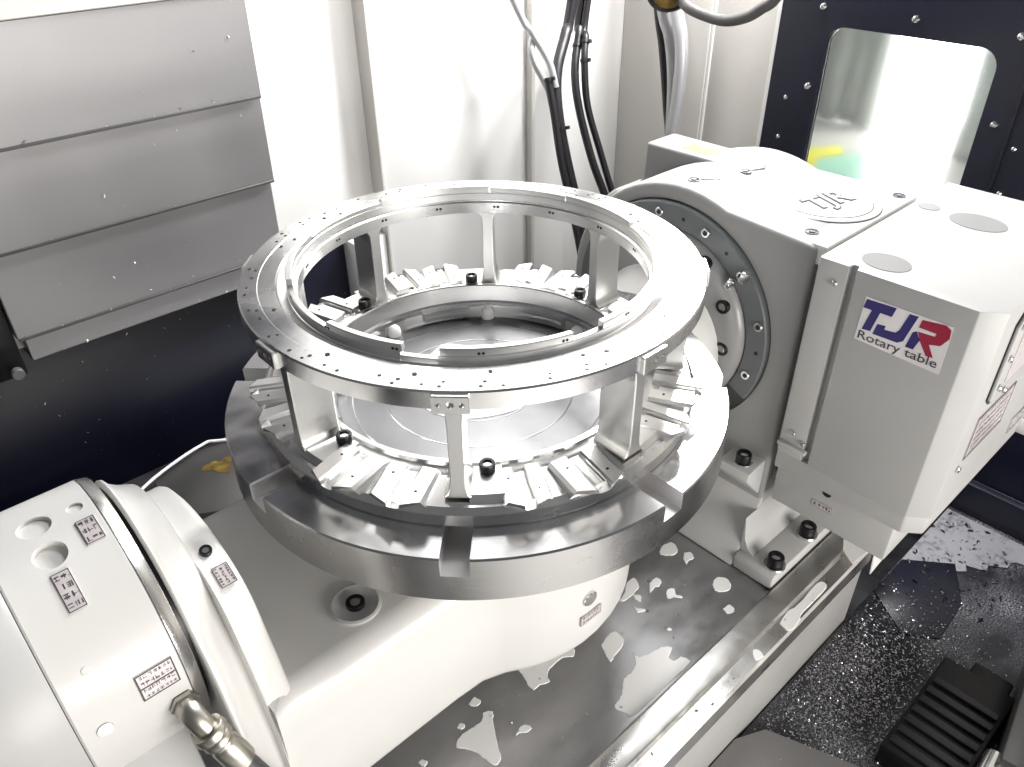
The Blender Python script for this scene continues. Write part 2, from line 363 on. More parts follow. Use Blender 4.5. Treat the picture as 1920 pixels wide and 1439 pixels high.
b = nb(); box(b, (2.62, -0.2, -0.395), (2.64, 1.4, 1.4)); tag(obj('bright_doorway', b, 'day'), 'bright daylit opening seen through the window', 'doorway')

# telescopic cover on the left
tc = thing('way_cover', 'grey stainless telescopic way cover stepped in wide overlapping plates', 'way cover', (-0.3, 0.6, -0.15))
ed = [(0.291, 0.62, 0.1035, 0.586, 'wall_b'), (0.1515, 0.2905, 0.104, 0.592, 'cover'), (0.0245, 0.151, 0.1035, 0.600, 'cover'), (-0.0985, 0.024, 0.099, 0.608, 'cover'), (-0.1365, -0.0992, 0.094, 0.616, 'cover')]
for i, (z0, z1, xr, y0, m) in enumerate(ed):
    xl = -0.9 if i < 3 else (-0.302 if i == 3 else -0.294)
    b = nb(); prism(b, [(xl, z0), (xr - 0.002, z0), (xr, z1), (xl, z1)], 'Y', y0, y0 + 0.028, 0.0012, 1)
    obj('cover_plate', b, m, tc)
    if 0 < i < 4:
        b = nb(); box(b, (xl + 0.001, y0 - 0.0022, z0 - 0.0008), (xr - 0.003, y0 + 0.004, z0 + 0.0032), 0.0008, 1); obj('seam_shadow', b, 'gun', tc)  # dark strip painting in the shadow line at each plate seam
cc = thing('dark_reflection_panel', 'unseen navy panel added above the way cover to darken reflections', 'cover', (-0.3, 0.6, 0.33))  # unseen dark panel, added so the left of the faceplate reflects dark
b = nb(); box(b, (-1.0, 0.575, 0.335), (0.115, 0.637, 1.3), 0.004); obj('dark_panel_sheet', b, 'navy', cc)
ge = thing('guide_block', 'black guide block with pale end plate at left below the grey cover', 'guide', (-0.33, 0.62, -0.15))
b = nb(); box(b, (-0.345, 0.612, -0.15), (-0.3045, 0.64, 0.024), 0.002); obj('guide_body', b, 'blk', ge)
b = nb(); box(b, (-0.42, 0.604, -0.125), (-0.3455, 0.63, -0.02), 0.002); obj('end_plate', b, 'wall', ge)
b = nb(); cyl(b, 0.008, 0, 0.01, frame((-0.318, 0.612, -0.142), (0, -1, 0))); obj('roller', b, 'grey', ge)
b = nb(); cyl(b, 0.004, 0, 0.004, frame((-0.372, 0.604, -0.075), (0, -1, 0))); obj('screw', b, 'chrome', ge)

# ================================================================ machine bed
bd = thing('machine_bed', 'flat grey steel machine bed wet with coolant under the cradle', 'machine bed', (0.1, 0.1, -0.6))
b = nb(); box(b, (-0.75, -0.2335, -0.56), (0.47, 0.545, ZB), 0.001); obj('bed_plate', b, 'bed', bd)
b = nb(); prism(b, [(-0.234, -0.3375), (-0.2375, -0.3335), (-0.262, -0.3335), (-0.264, -0.3345), (-0.266, -0.3415), (-0.283, -0.3415), (-0.286, -0.3445), (-0.286, -0.372), (-0.281, -0.374), (-0.281, -0.385), (-0.234, -0.385)], 'X', -0.75, 0.45)
obj('edge_rail', b, 'rail', bd)
# side apron under the rail
b = nb(); box(b, (-0.75, -0.2795, -0.60), (0.448, -0.2345, -0.3853), 0.001); obj('apron', b, 'apron', bd)
# rear blocks on the bed with a stain
rb = thing('rear_cover_plate', 'dark grey plate behind the cradle with a yellow stain on top', 'plate', (-0.15, 0.45, ZB))
b = nb(); prism(b, [(-0.235, 0.395), (-0.225, 0.488), (-0.140, 0.512), (-0.095, 0.50), (-0.125, 0.40), (-0.15, 0.345)], 'Z', ZB, ZB + 0.022, 0.002); obj('plate_body', b, 'gun', rb)
pts = [(-0.136 + (0.020 + 0.006 * math.sin(3.1 * t) + 0.004 * math.sin(7.3 * t)) * math.cos(t), 0.455 + (0.017 + 0.006 * math.sin(2.7 * t + 1) + 0.003 * math.sin(8.1 * t)) * math.sin(t)) for t in [2 * math.pi * k / 40 for k in range(40)]]
b = nb(); prism(b, pts, 'Z', ZB + 0.0221, ZB + 0.0224); obj('stain', b, 'rust', rb)
pc = nb(); tube(pc, [(-0.30, 0.44, ZB + 0.03), (-0.222, 0.488, ZB + 0.028), (-0.14, 0.513, ZB + 0.028), (-0.108, 0.505, ZB + 0.026), (0.0, 0.45, ZB + 0.01)], 0.0024, 8)
tag(obj('pale_cable', pc, 'wall'), 'thin pale cable running along the dark rear plate', 'cable')

# ================================================================ rotary faceplate with its radial slots
fp = thing('rotary_faceplate', 'large round slotted steel faceplate carrying the aluminium frame', 'rotary table', (0, 0, 0))
prof = [(0.0, -0.013), (0.148, -0.013), (0.1500, 0.0), (0.2485, 0.0), (0.2500, -0.0015), (0.2500, -0.0450), (0.2480, -0.0470), (0.0, -0.0470)]
b = nb(); lathe(b, prof, n=192)
disc = obj('disc_body', b, ['plate', 'rim', 'slot'], fp)
cut = []
for k in range(8):
    b = nb(); prism(b, [(-0.0118, -0.018), (0.0118, -0.018), (0.0118, 0.01), (-0.0118, 0.01)], 'X', 0.190, 0.262)
    es = [e for e in b.edges if abs(e.verts[0].co.x - 0.19) < 1e-5 and abs(e.verts[1].co.x - 0.19) < 1e-5 and abs(e.verts[0].co.z - e.verts[1].co.z) > .01]
    bmesh.ops.bevel(b, geom=es, offset=0.006, segments=4, affect='EDGES', profile=0.5)
    xform(b, Matrix.Rotation(R(45 * k), 4, 'Z')); o = obj('c', b, 'slot'); cut.append(o)
boolean(disc, cut)
for p in disc.data.polygons:
    c_ = p.center; rr = math.hypot(c_.x, c_.y)
    if abs(p.normal.z) < 0.3 and rr > 0.2475 and abs(p.normal.x * c_.y - p.normal.y * c_.x) < 0.03: p.material_index = 1
    elif rr > 0.185 and (c_.z < -0.0165 and c_.z > -0.02 or abs(p.normal.z) < 0.3): p.material_index = 2
    elif p.normal.z > 0.5: p.material_index = 0
    else: p.material_index = 1
# concentric scribed rings and clamp scallops in the bore floor
b = nb(); lathe(b, disc_h(0.1478, -0.01302, -0.0128, 0.0001), n=96); obj('bore_floor', b, 'bore', fp)
for r_ in (0.055, 0.095, 0.128):
    b = nb(); lathe(b, [(r_, -0.013), (r_ + 0.0006, -0.0124), (r_ + 0.0016, -0.0124), (r_ + 0.0022, -0.013)], n=96); obj('centring_ring', b, 'plate', fp)
# milky coolant lying in the bore
b = nb()
pp = [(-0.035, 0.06), (0.0, 0.085), (0.03, 0.09), (0.045, 0.06), (0.04, 0.03), (0.045, -0.005), (0.03, -0.04), (0.005, -0.055), (-0.04, -0.035), (-0.062, 0.0), (-0.055, 0.035)]
pp = [(p.x, p.y) for p in smoothpath([(x, y, 0) for x, y in pp + pp[:1]], 5)[:-1]]
prism(b, pp, 'Z', -0.01275, -0.0121)
tag(obj('coolant_pool', b, 'coolant'), 'cloudy coolant film lying inside the ring on the faceplate', 'puddle', 'coolant puddles')

# ================================================================ the aluminium workpiece
wk = thing('aluminium_frame', 'bright milled aluminium double ring frame with eight posts on the faceplate', 'machined part', (0, 0, 0))
Pz = [(0.1620, 0.1120), (0.1960, 0.1120), (0.2120, 0.1150), (0.2125, 0.1155), (0.2125, 0.1296), (0.2111, 0.1310), (0.1958, 0.1310), (0.1954, 0.1306), (0.1805, 0.1306), (0.1790, 0.1272), (0.1780, 0.1266), (0.1640, 0.1262), (0.1640, 0.1245), (0.1620, 0.1235)]
b = nb(); lathe(b, Pz, n=192); obj('top_ring', b, 'alu', wk)
# upstanding rim in lengths of different height, notched between
b = nb(); lathe(b, [(0.1643, 0.1263), (0.1706, 0.1263), (0.1701, 0.1272), (0.1701, 0.1304), (0.1696, 0.1309), (0.1649, 0.1309), (0.1643, 0.1304)], n=168); obj('low_lip', b, 'alu_mill', wk)
b = nb(); lathe(b, [(0.1642, 0.1263), (0.1712, 0.1263), (0.1705, 0.1272), (0.1703, 0.1334), (0.1697, 0.1340), (0.1648, 0.1340), (0.1642, 0.1334)], n=168, a0=-139.5, a1=210.5); obj('inner_lip', b, 'alu_mill', wk)
seg = [(-139.0, -103.5, 0.1405), (-93.5, -62, 0.1405), (-61.5, -20, 0.1370), (-19.5, 13, 0.1405), (13.5, 43.5, 0.1395), (44, 86, 0.1410), (86.5, 122, 0.1385), (122.5, 156, 0.1410), (158, 186.0, 0.1350), (186.3, 211.0, 0.1405)]
for a0, a1, zt in seg:
    b = nb(); lathe(b, [(0.1644, 0.1341), (0.1701, 0.1341), (0.1701, zt - 0.0006), (0.1695, zt), (0.1650, zt), (0.1644, zt - 0.0006)], n=max(8, int((a1 - a0) / 2)), a0=a0, a1=a1)
    obj('rim_segment', b, 'alu_mill', wk)
# base ring with lip
Pb = [(0.1530, -0.0128), (0.1560, -0.0128), (0.1560, 0.0002), (0.2130, 0.0002), (0.2145, 0.0015), (0.2145, 0.0125), (0.2100, 0.0175), (0.1760, 0.0212), (0.1750, 0.0205), (0.1640, 0.0205), (0.1632, 0.0240), (0.1585, 0.0245), (0.1575, 0.0235), (0.1550, 0.0060), (0.1530, 0.0040)]
b = nb(); lathe(b, Pb, n=192); obj('base_ring', b, 'alu', wk)
def spin(o, angles):
    first = True
    for a in angles:
        if first: o.rotation_euler = (0, 0, R(a)); first = False
        else: repeat(o, wk, rotz=R(a))
A8 = [45 * k for k in range(8)]
pz = [(0.0125, 0.021), (0.0085, 0.0245), (0.0064, 0.032), (0.0058, 0.045), (0.0058, 0.094), (0.0066, 0.104), (0.0095, 0.1095), (0.0125, 0.1119)]
pts = [(x, z) for x, z in pz] + [(-x, z) for x, z in pz[::-1]]
b = nb(); prism(b, pts, 'X', 0.1665, 0.2035, 0.0008, 1, 60); spin(obj('post', b, 'alu_mill', wk), A8)
b = nb(); box(b, (0.2005, -0.0140, 0.1135), (0.2160, 0.0140, 0.1290), 0.0008, 1)
lug = obj('lug', b, 'alu_mill', wk)
c = []
for y, r_ in ((-0.0085, 0.0020), (0, 0.0028), (0.0085, 0.0022)):
    q = nb(); cyl(q, r_, 0.2095, 0.22, Matrix.Rotation(R(90), 4, 'Y'), 16, 0.0001); xform(q, Matrix.Translation((0, y, 0.1215))); c.append(obj('c', q, 'hole', wk))
boolean(lug, c)
for y, r_ in ((-0.0085, 0.0019), (0, 0.0027), (0.0085, 0.0021)):
    q = nb(); cyl(q, r_, 0.2096, 0.2112, Matrix.Rotation(R(90), 4, 'Y'), 16, 0.0001); xform(q, Matrix.Translation((0, y, 0.1215))); obj('bolt_hole', q, 'hole', lug)
spin(lug, A8)
# clamp seats: two per bay, split by a groove
q = [(-0.0205, 0.004), (0.0205, 0.004), (0.0205, 0.0240), (0.0180, 0.0268), (0.0068, 0.0275), (0.0052, 0.0262), (0.0046, 0.0222), (0.0020, 0.0212), (-0.0020, 0.0212), (-0.0046, 0.0222), (-0.0052, 0.0262), (-0.0068, 0.0275), (-0.0180, 0.0268), (-0.0205, 0.0240)]
b = nb(); prism(b, q, 'X', 0.1745, 0.2225, 0.0)
sel = [v for v in b.verts if v.co.x > 0.22]
for v in sel:
    if abs(v.co.y) > 0.014: v.co.x -= 0.007
    if v.co.z < 0.01: v.co.x -= 0.012
pad = obj('clamp_seat', b, 'alu_mill', wk)
b = nb(); box(b, (0.181, -0.0030, 0.0213), (0.219, 0.0030, 0.0238), 0.0008, 1); gk = obj('groove_key', b, 'alu_mill', pad)
for (r_, y) in ((0.188, -0.0115), (0.205, 0.0115)):
    b = nb(); cyl(b, 0.0012, 0.0268, 0.0276, Matrix.Translation((r_, y, 0)), 10, 0.0001); obj('pin_hole', b, 'hole', pad)
rp = random.Random(4); first = True
for a in A8:
    for d in (16.5, 31.5):
        o = pad if first else repeat(pad, wk); first = False
        ang = a + d + rp.uniform(-1.6, 1.6); dr_ = rp.uniform(-0.0045, 0.002)
        o.rotation_euler = (0, 0, R(ang)); o.location = pol(dr_, ang, 0); o.scale = (1, rp.choice((0.95, 1.05, 1.15, 1.22)), rp.uniform(0.88, 0.99))
b = nb(); lathe(b, [(0.1665, 0.0150), (0.2060, 0.0150), (0.2060, 0.0205), (0.2020, 0.0238), (0.1665, 0.0232)], n=6, a0=2.5, a1=11.0); obj_ = obj('bolt_plate', b, 'alu_mill', wk); spin(obj_, A8)
for i, a in enumerate(A8):
    socket_screw(wk, Matrix.Translation(pol(0.1720, a + 7.0, 0.0236)), 0.0070, 0.0075)
# soft stops and ledges round the foot of the bore
b = nb(); lathe(b, [(0, -0.0125), (0.0075, -0.0125), (0.0082, -0.009), (0.0072, -0.004), (0.0045, -0.0008), (0, 0)], n=20); xform(b, Matrix.Translation((0.1475, 0, 0)))
st = obj('round_stop', b, 'wall', wk, smooth=60); spin(st, [a + 0.5 for a in A8])
b = nb(); lathe(b, [(0.1445, -0.0095), (0.1535, -0.0095), (0.1535, 0.0015), (0.1455, 0.0015), (0.1445, 0.0005)], n=10, a0=9, a1=30); spin(obj('bore_ledge', b, 'alu', wk), A8)
# tapped holes on the top ring: groups as on the part
b = nb()
rnd = random.Random(3)
for k in range(16):
    a = k * 22.5 + 6
    for da, r_, s in ((0, 0.2060, 0.0013), (0.9, 0.2000, 0.0012), (2.4, 0.1870, 0.0012), (8.0, 0.1920, 0.0015), (4.5, 0.2068, 0.0011), (5.2, 0.2010, 0.0013), (10.5, 0.2045, 0.0010), (14.2, 0.2060, 0.0012), (14.8, 0.2000, 0.0010)):
        if rnd.random() < 0.72: cyl(b, s * 1.35, 0.1308, 0.1312, Matrix.Translation(pol(r_, a + da, 0)), 10, 0.0001)
    cyl(b, 0.0018, 0.1256 - 0.0004, 0.1256 + 0.0003, Matrix.Translation(pol(0.1790, a + 8, 0)), 12, 0.0001)
    for da in (0, 1.1):
        q = nb(); lathe(q, disc_h(0.0013, 0, 0.0003, 0.0001), n=10); xform(q, frame(pol(0.1701, a + da, 0.136), pol(1, a + da, 0))); merge(b, q)
        q = nb(); lathe(q, disc_h(0.0015, 0, 0.0003, 0.0001), n=10); xform(q, frame(pol(0.1620, a + 12 + da * 1.3, 0.119), pol(-1, a + 12 + da * 1.3, 0))); merge(b, q)
obj('tapped_holes', b, 'hole', wk, kind='stuff')

# ================================================================ trunnion cradle
ck = thing('trunnion_cradle', 'white cast trunnion cradle bridging from the left arm under the faceplate', 'cradle', (0, 0, -0.25))
def dshape(r, zc, zb, n=28, flare=0.0):
    out = [(r * math.sin(R(t)), zc + r * math.cos(R(t))) for t in [-95 + 190 * k / n for k in range(n + 1)]]
    return [(-r - flare, zb)] + out + [(r + flare, zb)]
def loft(bm, secs):
    """sections: (x, outline(y,z)) with equal counts"""
    rings = [[bm.verts.new((x, y, z)) for y, z in o] for x, o in secs]; n = len(rings[0])
    bm.faces.new(rings[0][::-1]); bm.faces.new(rings[-1])
    for i in range(len(rings) - 1):
        for k in range(n): bm.faces.new((rings[i][k], rings[i][(k + 1) % n], rings[i + 1][(k + 1) % n], rings[i + 1][k]))
    return bm
def resample(pts, n):
    P = [Vector(q) for q in pts]; d = [0.0]
    for i in range(1, len(P)): d.append(d[-1] + (P[i] - P[i - 1]).length)
    out = []
    for k in range(n):
        t = d[-1] * k / (n - 1); i = max(j for j in range(len(d)) if d[j] <= t + 1e-9); i = min(i, len(P) - 2)
        u = (t - d[i]) / max(d[i + 1] - d[i], 1e-9); out.append(P[i].lerp(P[i + 1], u))
    return out
def mirror(half, n=24):
    h = resample(half, n); return [(-q.x, q.y) for q in h[::-1]] + [(q.x, q.y) for q in h[1:]]
def arm_out(r, k=0.0):
    d = r - 0.098
    h = [(r * math.sin(R(t)), ZA0 + r * math.cos(R(t))) for t in range(0, 71, 5)]
    low = [((0.1135, -0.0435), (0.100, -0.052)), ((0.128, -0.083), (0.112, -0.085)), ((0.1415, -0.122), (0.124, -0.122)), ((0.150, -0.165), (0.130, -0.165)), ((0.153, -0.262), (0.131, -0.262))]
    return mirror(h + [(a_[0] + (b_[0] - a_[0]) * k + d * (1 - k), a_[1] + (b_[1] - a_[1]) * k) for a_, b_ in low])
def step_out(d):
    h = [(0, 0.0125), (0.02, 0.0115), (0.04, 0.0075), (0.058, 0.001), (0.074, -0.008), (0.086, -0.020), (0.094, -0.038), (0.106, -0.066), (0.117, -0.098), (0.126, -0.13), (0.130, -0.17), (0.131, -0.262)]
    return mirror([(max(y - d * min(1, y / 0.08), 0), z - d * (1 if z > -0.2 else 0)) for y, z in h])
ZA0 = -0.045
b = nb()
loft(b, [(-0.3520, arm_out(0.0965)), (-0.3512, arm_out(0.0988)), (-0.3500, arm_out(0.0995)), (-0.3480, arm_out(0.0985)), (-0.3474, arm_out(0.0962, 0.02)), (-0.3450, arm_out(0.0935, 0.1)), (-0.3400, arm_out(0.0900, 0.35)), (-0.3330, arm_out(0.0870, 0.65)), (-0.3285, arm_out(0.0850, 0.9)), (-0.3265, arm_out(0.0815, 0.97)),
         (-0.3250, step_out(-0.008)), (-0.3225, step_out(-0.001)), (-0.318, step_out(0.0)), (-0.306, step_out(0.0)), (-0.3020, step_out(0.0018)), (-0.2995, step_out(0.0065))])
obj('arm', b, 'paint', ck, smooth=50)
# plan outline of the body: bridge blending into the round hub
pl = []
EDGE = ((-0.322, 0.1305), (-0.30, 0.1305), (-0.26, 0.1305), (-0.20, 0.1305), (-0.15, 0.1307), (-0.118, 0.1325))
for x, y in EDGE: pl.append((x, -y))
for k in range(33):
    t = R(-124 + 248 * k / 32); pl.append((0.170 * math.cos(t), 0.170 * math.sin(t)))
for x, y in EDGE[::-1]: pl.append((x, y))
b = nb(); n = len(pl)
def inset(d):
    out = []
    for i in range(n):
        a, p, c_ = Vector(pl[i - 1]), Vector(pl[i]), Vector(pl[(i + 1) % n]); e = (c_ - a).normalized()
        out.append(p - Vector((e.y, -e.x)) * d)
    out[0].x = pl[0][0]; out[-1].x = pl[-1][0]
    return out
lev = [(-0.262, 0.010), (-0.256, 0.003), (-0.248, 0.0), (-0.145, 0.0)]
for k in range(1, 7): t = R(90 * k / 6); lev.append((-0.128 + 0.028 * math.sin(t) - 0.0, 0.026 * (1 - math.cos(t))))
lev[3] = (-0.128, 0.0)
rings = [[b.verts.new((p.x, p.y, z)) for p in inset(d)] for z, d in lev]
b.faces.new(rings[0][::-1]); b.faces.new(rings[-1])
for i in range(len(rings) - 1):
    for k in range(n): b.faces.new((rings[i][k], rings[i][(k + 1) % n], rings[i + 1][(k + 1) % n], rings[i + 1][k]))
obj('bridge', b, 'paint', ck, smooth=50)
b = nb(); lathe(b, [(0, -0.101), (0.165, -0.101), (0.165, -0.062), (0.160, -0.0475), (0, -0.0475)], n=96); obj('table_bearing', b, 'paint_grey', ck)
b = nb(); lathe(b, [(0.0085, -0.1005), (0.0225, -0.1005), (0.0225, -0.0975), (0.0205, -0.0965), (0.0120, -0.0990), (0.0085, -0.0990)], n=40); xform(b, Matrix.Translation((-0.2175, -0.0819, 0))); obj('counterbore', b, 'paint_grey', ck)
socket_screw(ck, Matrix.Translation((-0.2175, -0.0819, -0.0992)), 0.0085, 0.0045)
b = nb(); cyl(b, 0.009, 0, 0.003, frame(pol(0.1695, -92, -0.185), pol(1, -92, 0)), 20); obj('plug', b, 'chrome', ck)
def marks(bm, w, h, rows, seed, mtx, fill=0.8):
    """rows of small printed strokes standing for the worn print on a label"""
    rn = random.Random(seed)
    for r_ in range(rows):
        yc = h * (0.5 - (r_ + 0.5) / rows); ch = h / rows * 0.55; x = -w / 2 + w * 0.1
        while x < w / 2 * fill:
            cw = ch * rn.uniform(0.6, 1.0)
            for s in range(rn.randint(3, 5)):
                if rn.random() < 0.5:
                    y_ = yc + rn.uniform(-.5, .4) * ch; a_, c_ = (x, y_), (x + cw, y_ + ch * 0.13)
                else:
                    x_ = x + rn.uniform(0, .8) * cw; a_, c_ = (x_, yc - ch / 2), (x_ + cw * 0.15, yc + ch / 2)
                cl = lambda q_: (max(-w * 0.42, min(w * 0.42, q_[0])), max(-h * 0.42, min(h * 0.42, q_[1])))
                a_, c_ = cl(a_), cl(c_)
                if abs(c_[0] - a_[0]) < 1e-6 or abs(c_[1] - a_[1]) < 1e-6: continue
                f4 = [bm.verts.new(mtx @ Vector((u, v, 0.0001))) for u, v in ((a_[0], a_[1]), (c_[0], a_[1]), (c_[0], c_[1]), (a_[0], c_[1]))]
                bm.faces.new(f4)
            x += cw * 1.35
def name_plate(parent, origin, nrm, xdir, w, h, rows, seed, bend=0.0, pink=False):
    """small riveted plate; bend = radius of the cylinder it lies on (about x axis direction xdir)"""
    mt = frame(origin, nrm, xdir); b = nb(); K = 8
    for j in range(K):
        for s0, s1 in ((j / K - .5, (j + 1) / K - .5),):
            def pt(u, s, t):
                y = s * h
                dz = -(bend - math.sqrt(max(bend * bend - y * y, 0))) if bend else 0
                return mt @ Vector((u, y, dz + t))
            vs = [b.verts.new(pt(u, s, t)) for t in (0.0, 0.0008) for u, s in ((-w / 2, s0), (w / 2, s0), (w / 2, s1), (-w / 2, s1))]
            for f in ((0, 1, 2, 3), (4, 5, 6, 7), (0, 1, 5, 4), (2, 3, 7, 6), (1, 2, 6, 5), (0, 3, 7, 4)): b.faces.new([vs[i] for i in f])
    bmesh.ops.remove_doubles(b, verts=b.verts, dist=1e-6)
    o = obj('name_plate', b, 'label', parent, smooth=0)
    e = nb(); t_ = 0.0009; ww = min(w, h) * 0.05
    def strip(u0, s0, u1, s1):
        N = 6
        for j in range(N):
            vs = []
            for fr_ in (j / N, (j + 1) / N):
                for side in (0, 1):
                    u = u0 + (u1 - u0) * fr_; y = s0 + (s1 - s0) * fr_
                    if u0 == u1: u += ww * side * (1 if u0 < 0 else -1)
                    else: y += ww * side * (1 if s0 < 0 else -1)
                    dz = -(bend - math.sqrt(max(bend * bend - y * y, 0))) if bend else 0
                    vs.append(e.verts.new(mt @ Vector((u, y, dz + t_))))
            e.faces.new((vs[0], vs[1], vs[3], vs[2]))
    strip(-w / 2, -h / 2, w / 2, -h / 2); strip(-w / 2, h / 2, w / 2, h / 2); strip(-w / 2, -h / 2, -w / 2, h / 2); strip(w / 2, -h / 2, w / 2, h / 2)
    if pink: strip(-w / 2, -h * 0.05, w / 2, -h * 0.05)
    obj('plate_border', e, 'ink', o, smooth=0)
    k = nb(); tmp = nb(); marks(tmp, w, h, rows, seed, Matrix.Identity(4))
    for v in tmp.verts:
        y = v.co.y; dz = -(bend - math.sqrt(max(bend * bend - y * y, 0))) if bend else 0
        v.co = mt @ Vector((v.co.x, y, dz + 0.00095))
    merge(k, tmp); obj('plate_print', k, 'ink', o, smooth=0)
    return o
name_plate(ck, pol(0.1702, -91, -0.213), pol(1, -91, 0), pol(1, -1, 0), 0.030, 0.013, 2, 5)
# plate and screw on top of the arm's inner step
name_plate(ck, (-0.3110, -0.0665, -0.0032), (0, -0.49, 0.87), (0, 0.87, 0.49), 0.0175, 0.0125, 3, 8)
socket_screw(ck, frame((-0.3130, -0.0440, 0.0062), (0, -0.28, 0.96)), 0.0048, 0.003)

# ================================================================ left brake drum / tail support
td = thing('support_drum', 'white round drum of the tail support at the lower left corner', 'tail support', (-0.40, 0, -0.34))
ZA = -0.045
b = nb(); lathe(b, [(0, -0.4385), (0.1055, -0.4385), (0.107, -0.437), (0.107, -0.3662), (0.1062, -0.3655), (0, -0.3655)], axis='X', c=(0, 0, ZA), n=128); dr = obj('drum_body', b, 'paint', td)
cut = []
for x, a, r_, d in ((-0.4050, 0.5, 0.0118, 0.0035), (-0.4048, -16.0, 0.0115, 0.006), (-0.3776, 1.0, 0.0060, 0.002)):
    t = R(a); q = nb(); lathe(q, [(0, -d), (r_ * 0.95, -d), (r_, 0.01), (0, 0.01)], n=32)
    xform(q, frame((x, 0.107 * math.sin(t), ZA + 0.107 * math.cos(t)), (0, math.sin(t), math.cos(t)))); cut.append(obj('c', q, 'paint', td))
boolean(dr, cut)
b = nb(); lathe(b, [(0, -0.520), (0.100, -0.520), (0.112, -0.505), (0.114, -0.470), (0.1105, -0.4425), (0.109, -0.4390), (0, -0.4390)], axis='X', c=(0, 0, ZA), n=128); obj('end_cap', b, 'paint_grey', td)
b = nb(); lathe(b, [(0.09, -0.3653), (0.1068, -0.3653), (0.1072, -0.3648), (0.1050, -0.3568), (0.1044, -0.3562), (0.09, -0.3562)], axis='X', c=(0, 0, ZA), n=128); obj('seal_band', b, 'band', td)
b = nb(); lathe(b, [(0.04, -0.3560), (0.094, -0.3560), (0.094, -0.3521), (0.04, -0.3521)], axis='X', c=(0, 0, ZA), n=96); obj('shaft_gap_ring', b, 'blk', td)
def ondrum(x, a, r=0.1071): t = R(a); return (x, r * math.sin(t), ZA + r * math.cos(t)), (0, math.sin(t), math.cos(t))
o_, n_ = ondrum(-0.3765, -13.5); name_plate(td, o_, n_, (1, 0, 0), 0.0125, 0.0225, 3, 11, 0.107)
o_, n_ = ondrum(-0.4052, -32.0); name_plate(td, o_, n_, (1, 0, 0), 0.0115, 0.0290, 4, 12, 0.107)
o_, n_ = ondrum(-0.3830, -77.5); name_plate(td, o_, n_, (1, 0, 0), 0.026, 0.0215, 4, 13, 0.107, pink=True)
o_, n_ = ondrum(-0.4232, -85); b = nb(); lathe(b, disc_h(0.0055, -0.0005, 0.0006, 0.0003), n=24); xform(b, frame(o_, n_)); obj('plug', b, 'chrome', td)
o_, n_ = ondrum(-0.4180, -60); b = nb(); lathe(b, disc_h(0.0028, -0.0005, 0.0004, 0.0003), n=16); xform(b, frame(o_, n_)); obj('blind_plug', b, 'paint', td)
# pedestal that carries the drum
b = nb(); prism(b, [(-0.085, ZA), (0.085, ZA), (0.12, ZB + 0.03), (0.12, ZB + 0.0005), (-0.12, ZB + 0.0005), (-0.12, ZB + 0.03)], 'X', -0.47, -0.375, 0.004); obj('pedestal', b, 'paint_grey', td)
# hose fitting
hf = thing('hose_fitting', 'nickel elbow hose fitting screwed into the white drum at lower left', 'fitting', ondrum(-0.3735, -97)[0])
o_, n_ = ondrum(-0.3735, -95); n_ = Vector(n_)
f = frame(o_, n_, (1, 0, 0)); b = nb(); lathe(b, [(0, 0.0002), (0.0100, 0.0002), (0.0108, 0.001), (0.0108, 0.004), (0.0095, 0.0055), (0.0092, 0.009), (0, 0.009)], n=6); xform(b, f); obj('hex_base', b, 'brass', hf)
p0 = Vector(o_) + n_ * 0.008; dn = Vector((0.30, -0.34, -0.89)).normalized()
b = nb(); tube(b, [p0 - n_ * 0.002, p0 + n_ * 0.004, p0 + n_ * 0.0080 + dn * 0.005, p0 + n_ * 0.0095 + dn * 0.015], 0.0086, 20); obj('elbow', b, 'brass', hf)
e0 = p0 + n_ * 0.0095 + dn * 0.013
b = nb(); lathe(b, [(0, 0), (0.0118, 0), (0.0126, 0.0015), (0.0126, 0.0065), (0.0104, 0.0085), (0.0114, 0.0105), (0.0114, 0.014), (0.0098, 0.016), (0.0098, 0.019), (0, 0.019)], n=28); xform(b, frame(e0, dn)); obj('nut', b, 'brass', hf)
b = nb(); lathe(b, [(0, 0.018), (0.0098, 0.018), (0.0108, 0.021), (0.0112, 0.034), (0.0106, 0.042), (0, 0.042)], n=28); xform(b, frame(e0, dn)); obj('ferrule', b, 'brass', hf)
b = nb(); tube(b, [e0 + dn * 0.041, e0 + dn * 0.06, e0 + dn * 0.09, e0 + dn * 0.15], 0.0085, 16); obj('hose', b, 'gun', hf)

# ================================================================ right tilting-axis housing
hs = thing('tilt_housing', 'white cast tilting axis housing with round flange facing the faceplate', 'housing', (0.40, 0, ZB))
XF = 0.315
arch = [(0.165 * math.sin(R(t)), ZA + 0.165 * math.cos(R(t))) for t in range(-22, 100, 6)]
po = [(-0.174, 0.0995), (-0.165, 0.1015)] + arch + [(0.170, -0.20), (0.172, -0.262), (-0.176, -0.262)]
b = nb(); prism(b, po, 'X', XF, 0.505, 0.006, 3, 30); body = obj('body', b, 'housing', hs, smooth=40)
q = nb(); lathe(q, [(0, 0.25), (0.150, 0.25), (0.146, XF + 0.022), (0, XF + 0.022)], axis='X', c=(0, 0, ZA), n=128)
boolean(body, [obj('c', q, 'housing', hs)], smooth=40)
# dial ring, open towards the lower side, and the round drive flange
b = nb(); lathe(b, [(0.118, 0.318), (0.1455, 0.318), (0.1455, 0.3085), (0.1440, 0.3070), (0.1195, 0.3070), (0.118, 0.3085)], axis='X', c=(0, 0, ZA), n=120, a0=-100, a1=207); ring = obj('dial_ring', b, 'grey', hs)
b = nb(); lathe(b, [(0, 0.335), (0.1172, 0.335), (0.1172, 0.306), (0.113, 0.300), (0.104, 0.2955), (0.098, 0.2945), (0, 0.2945)], axis='X', c=(0, 0, ZA), n=120); obj('drive_flange', b, 'cast', hs)
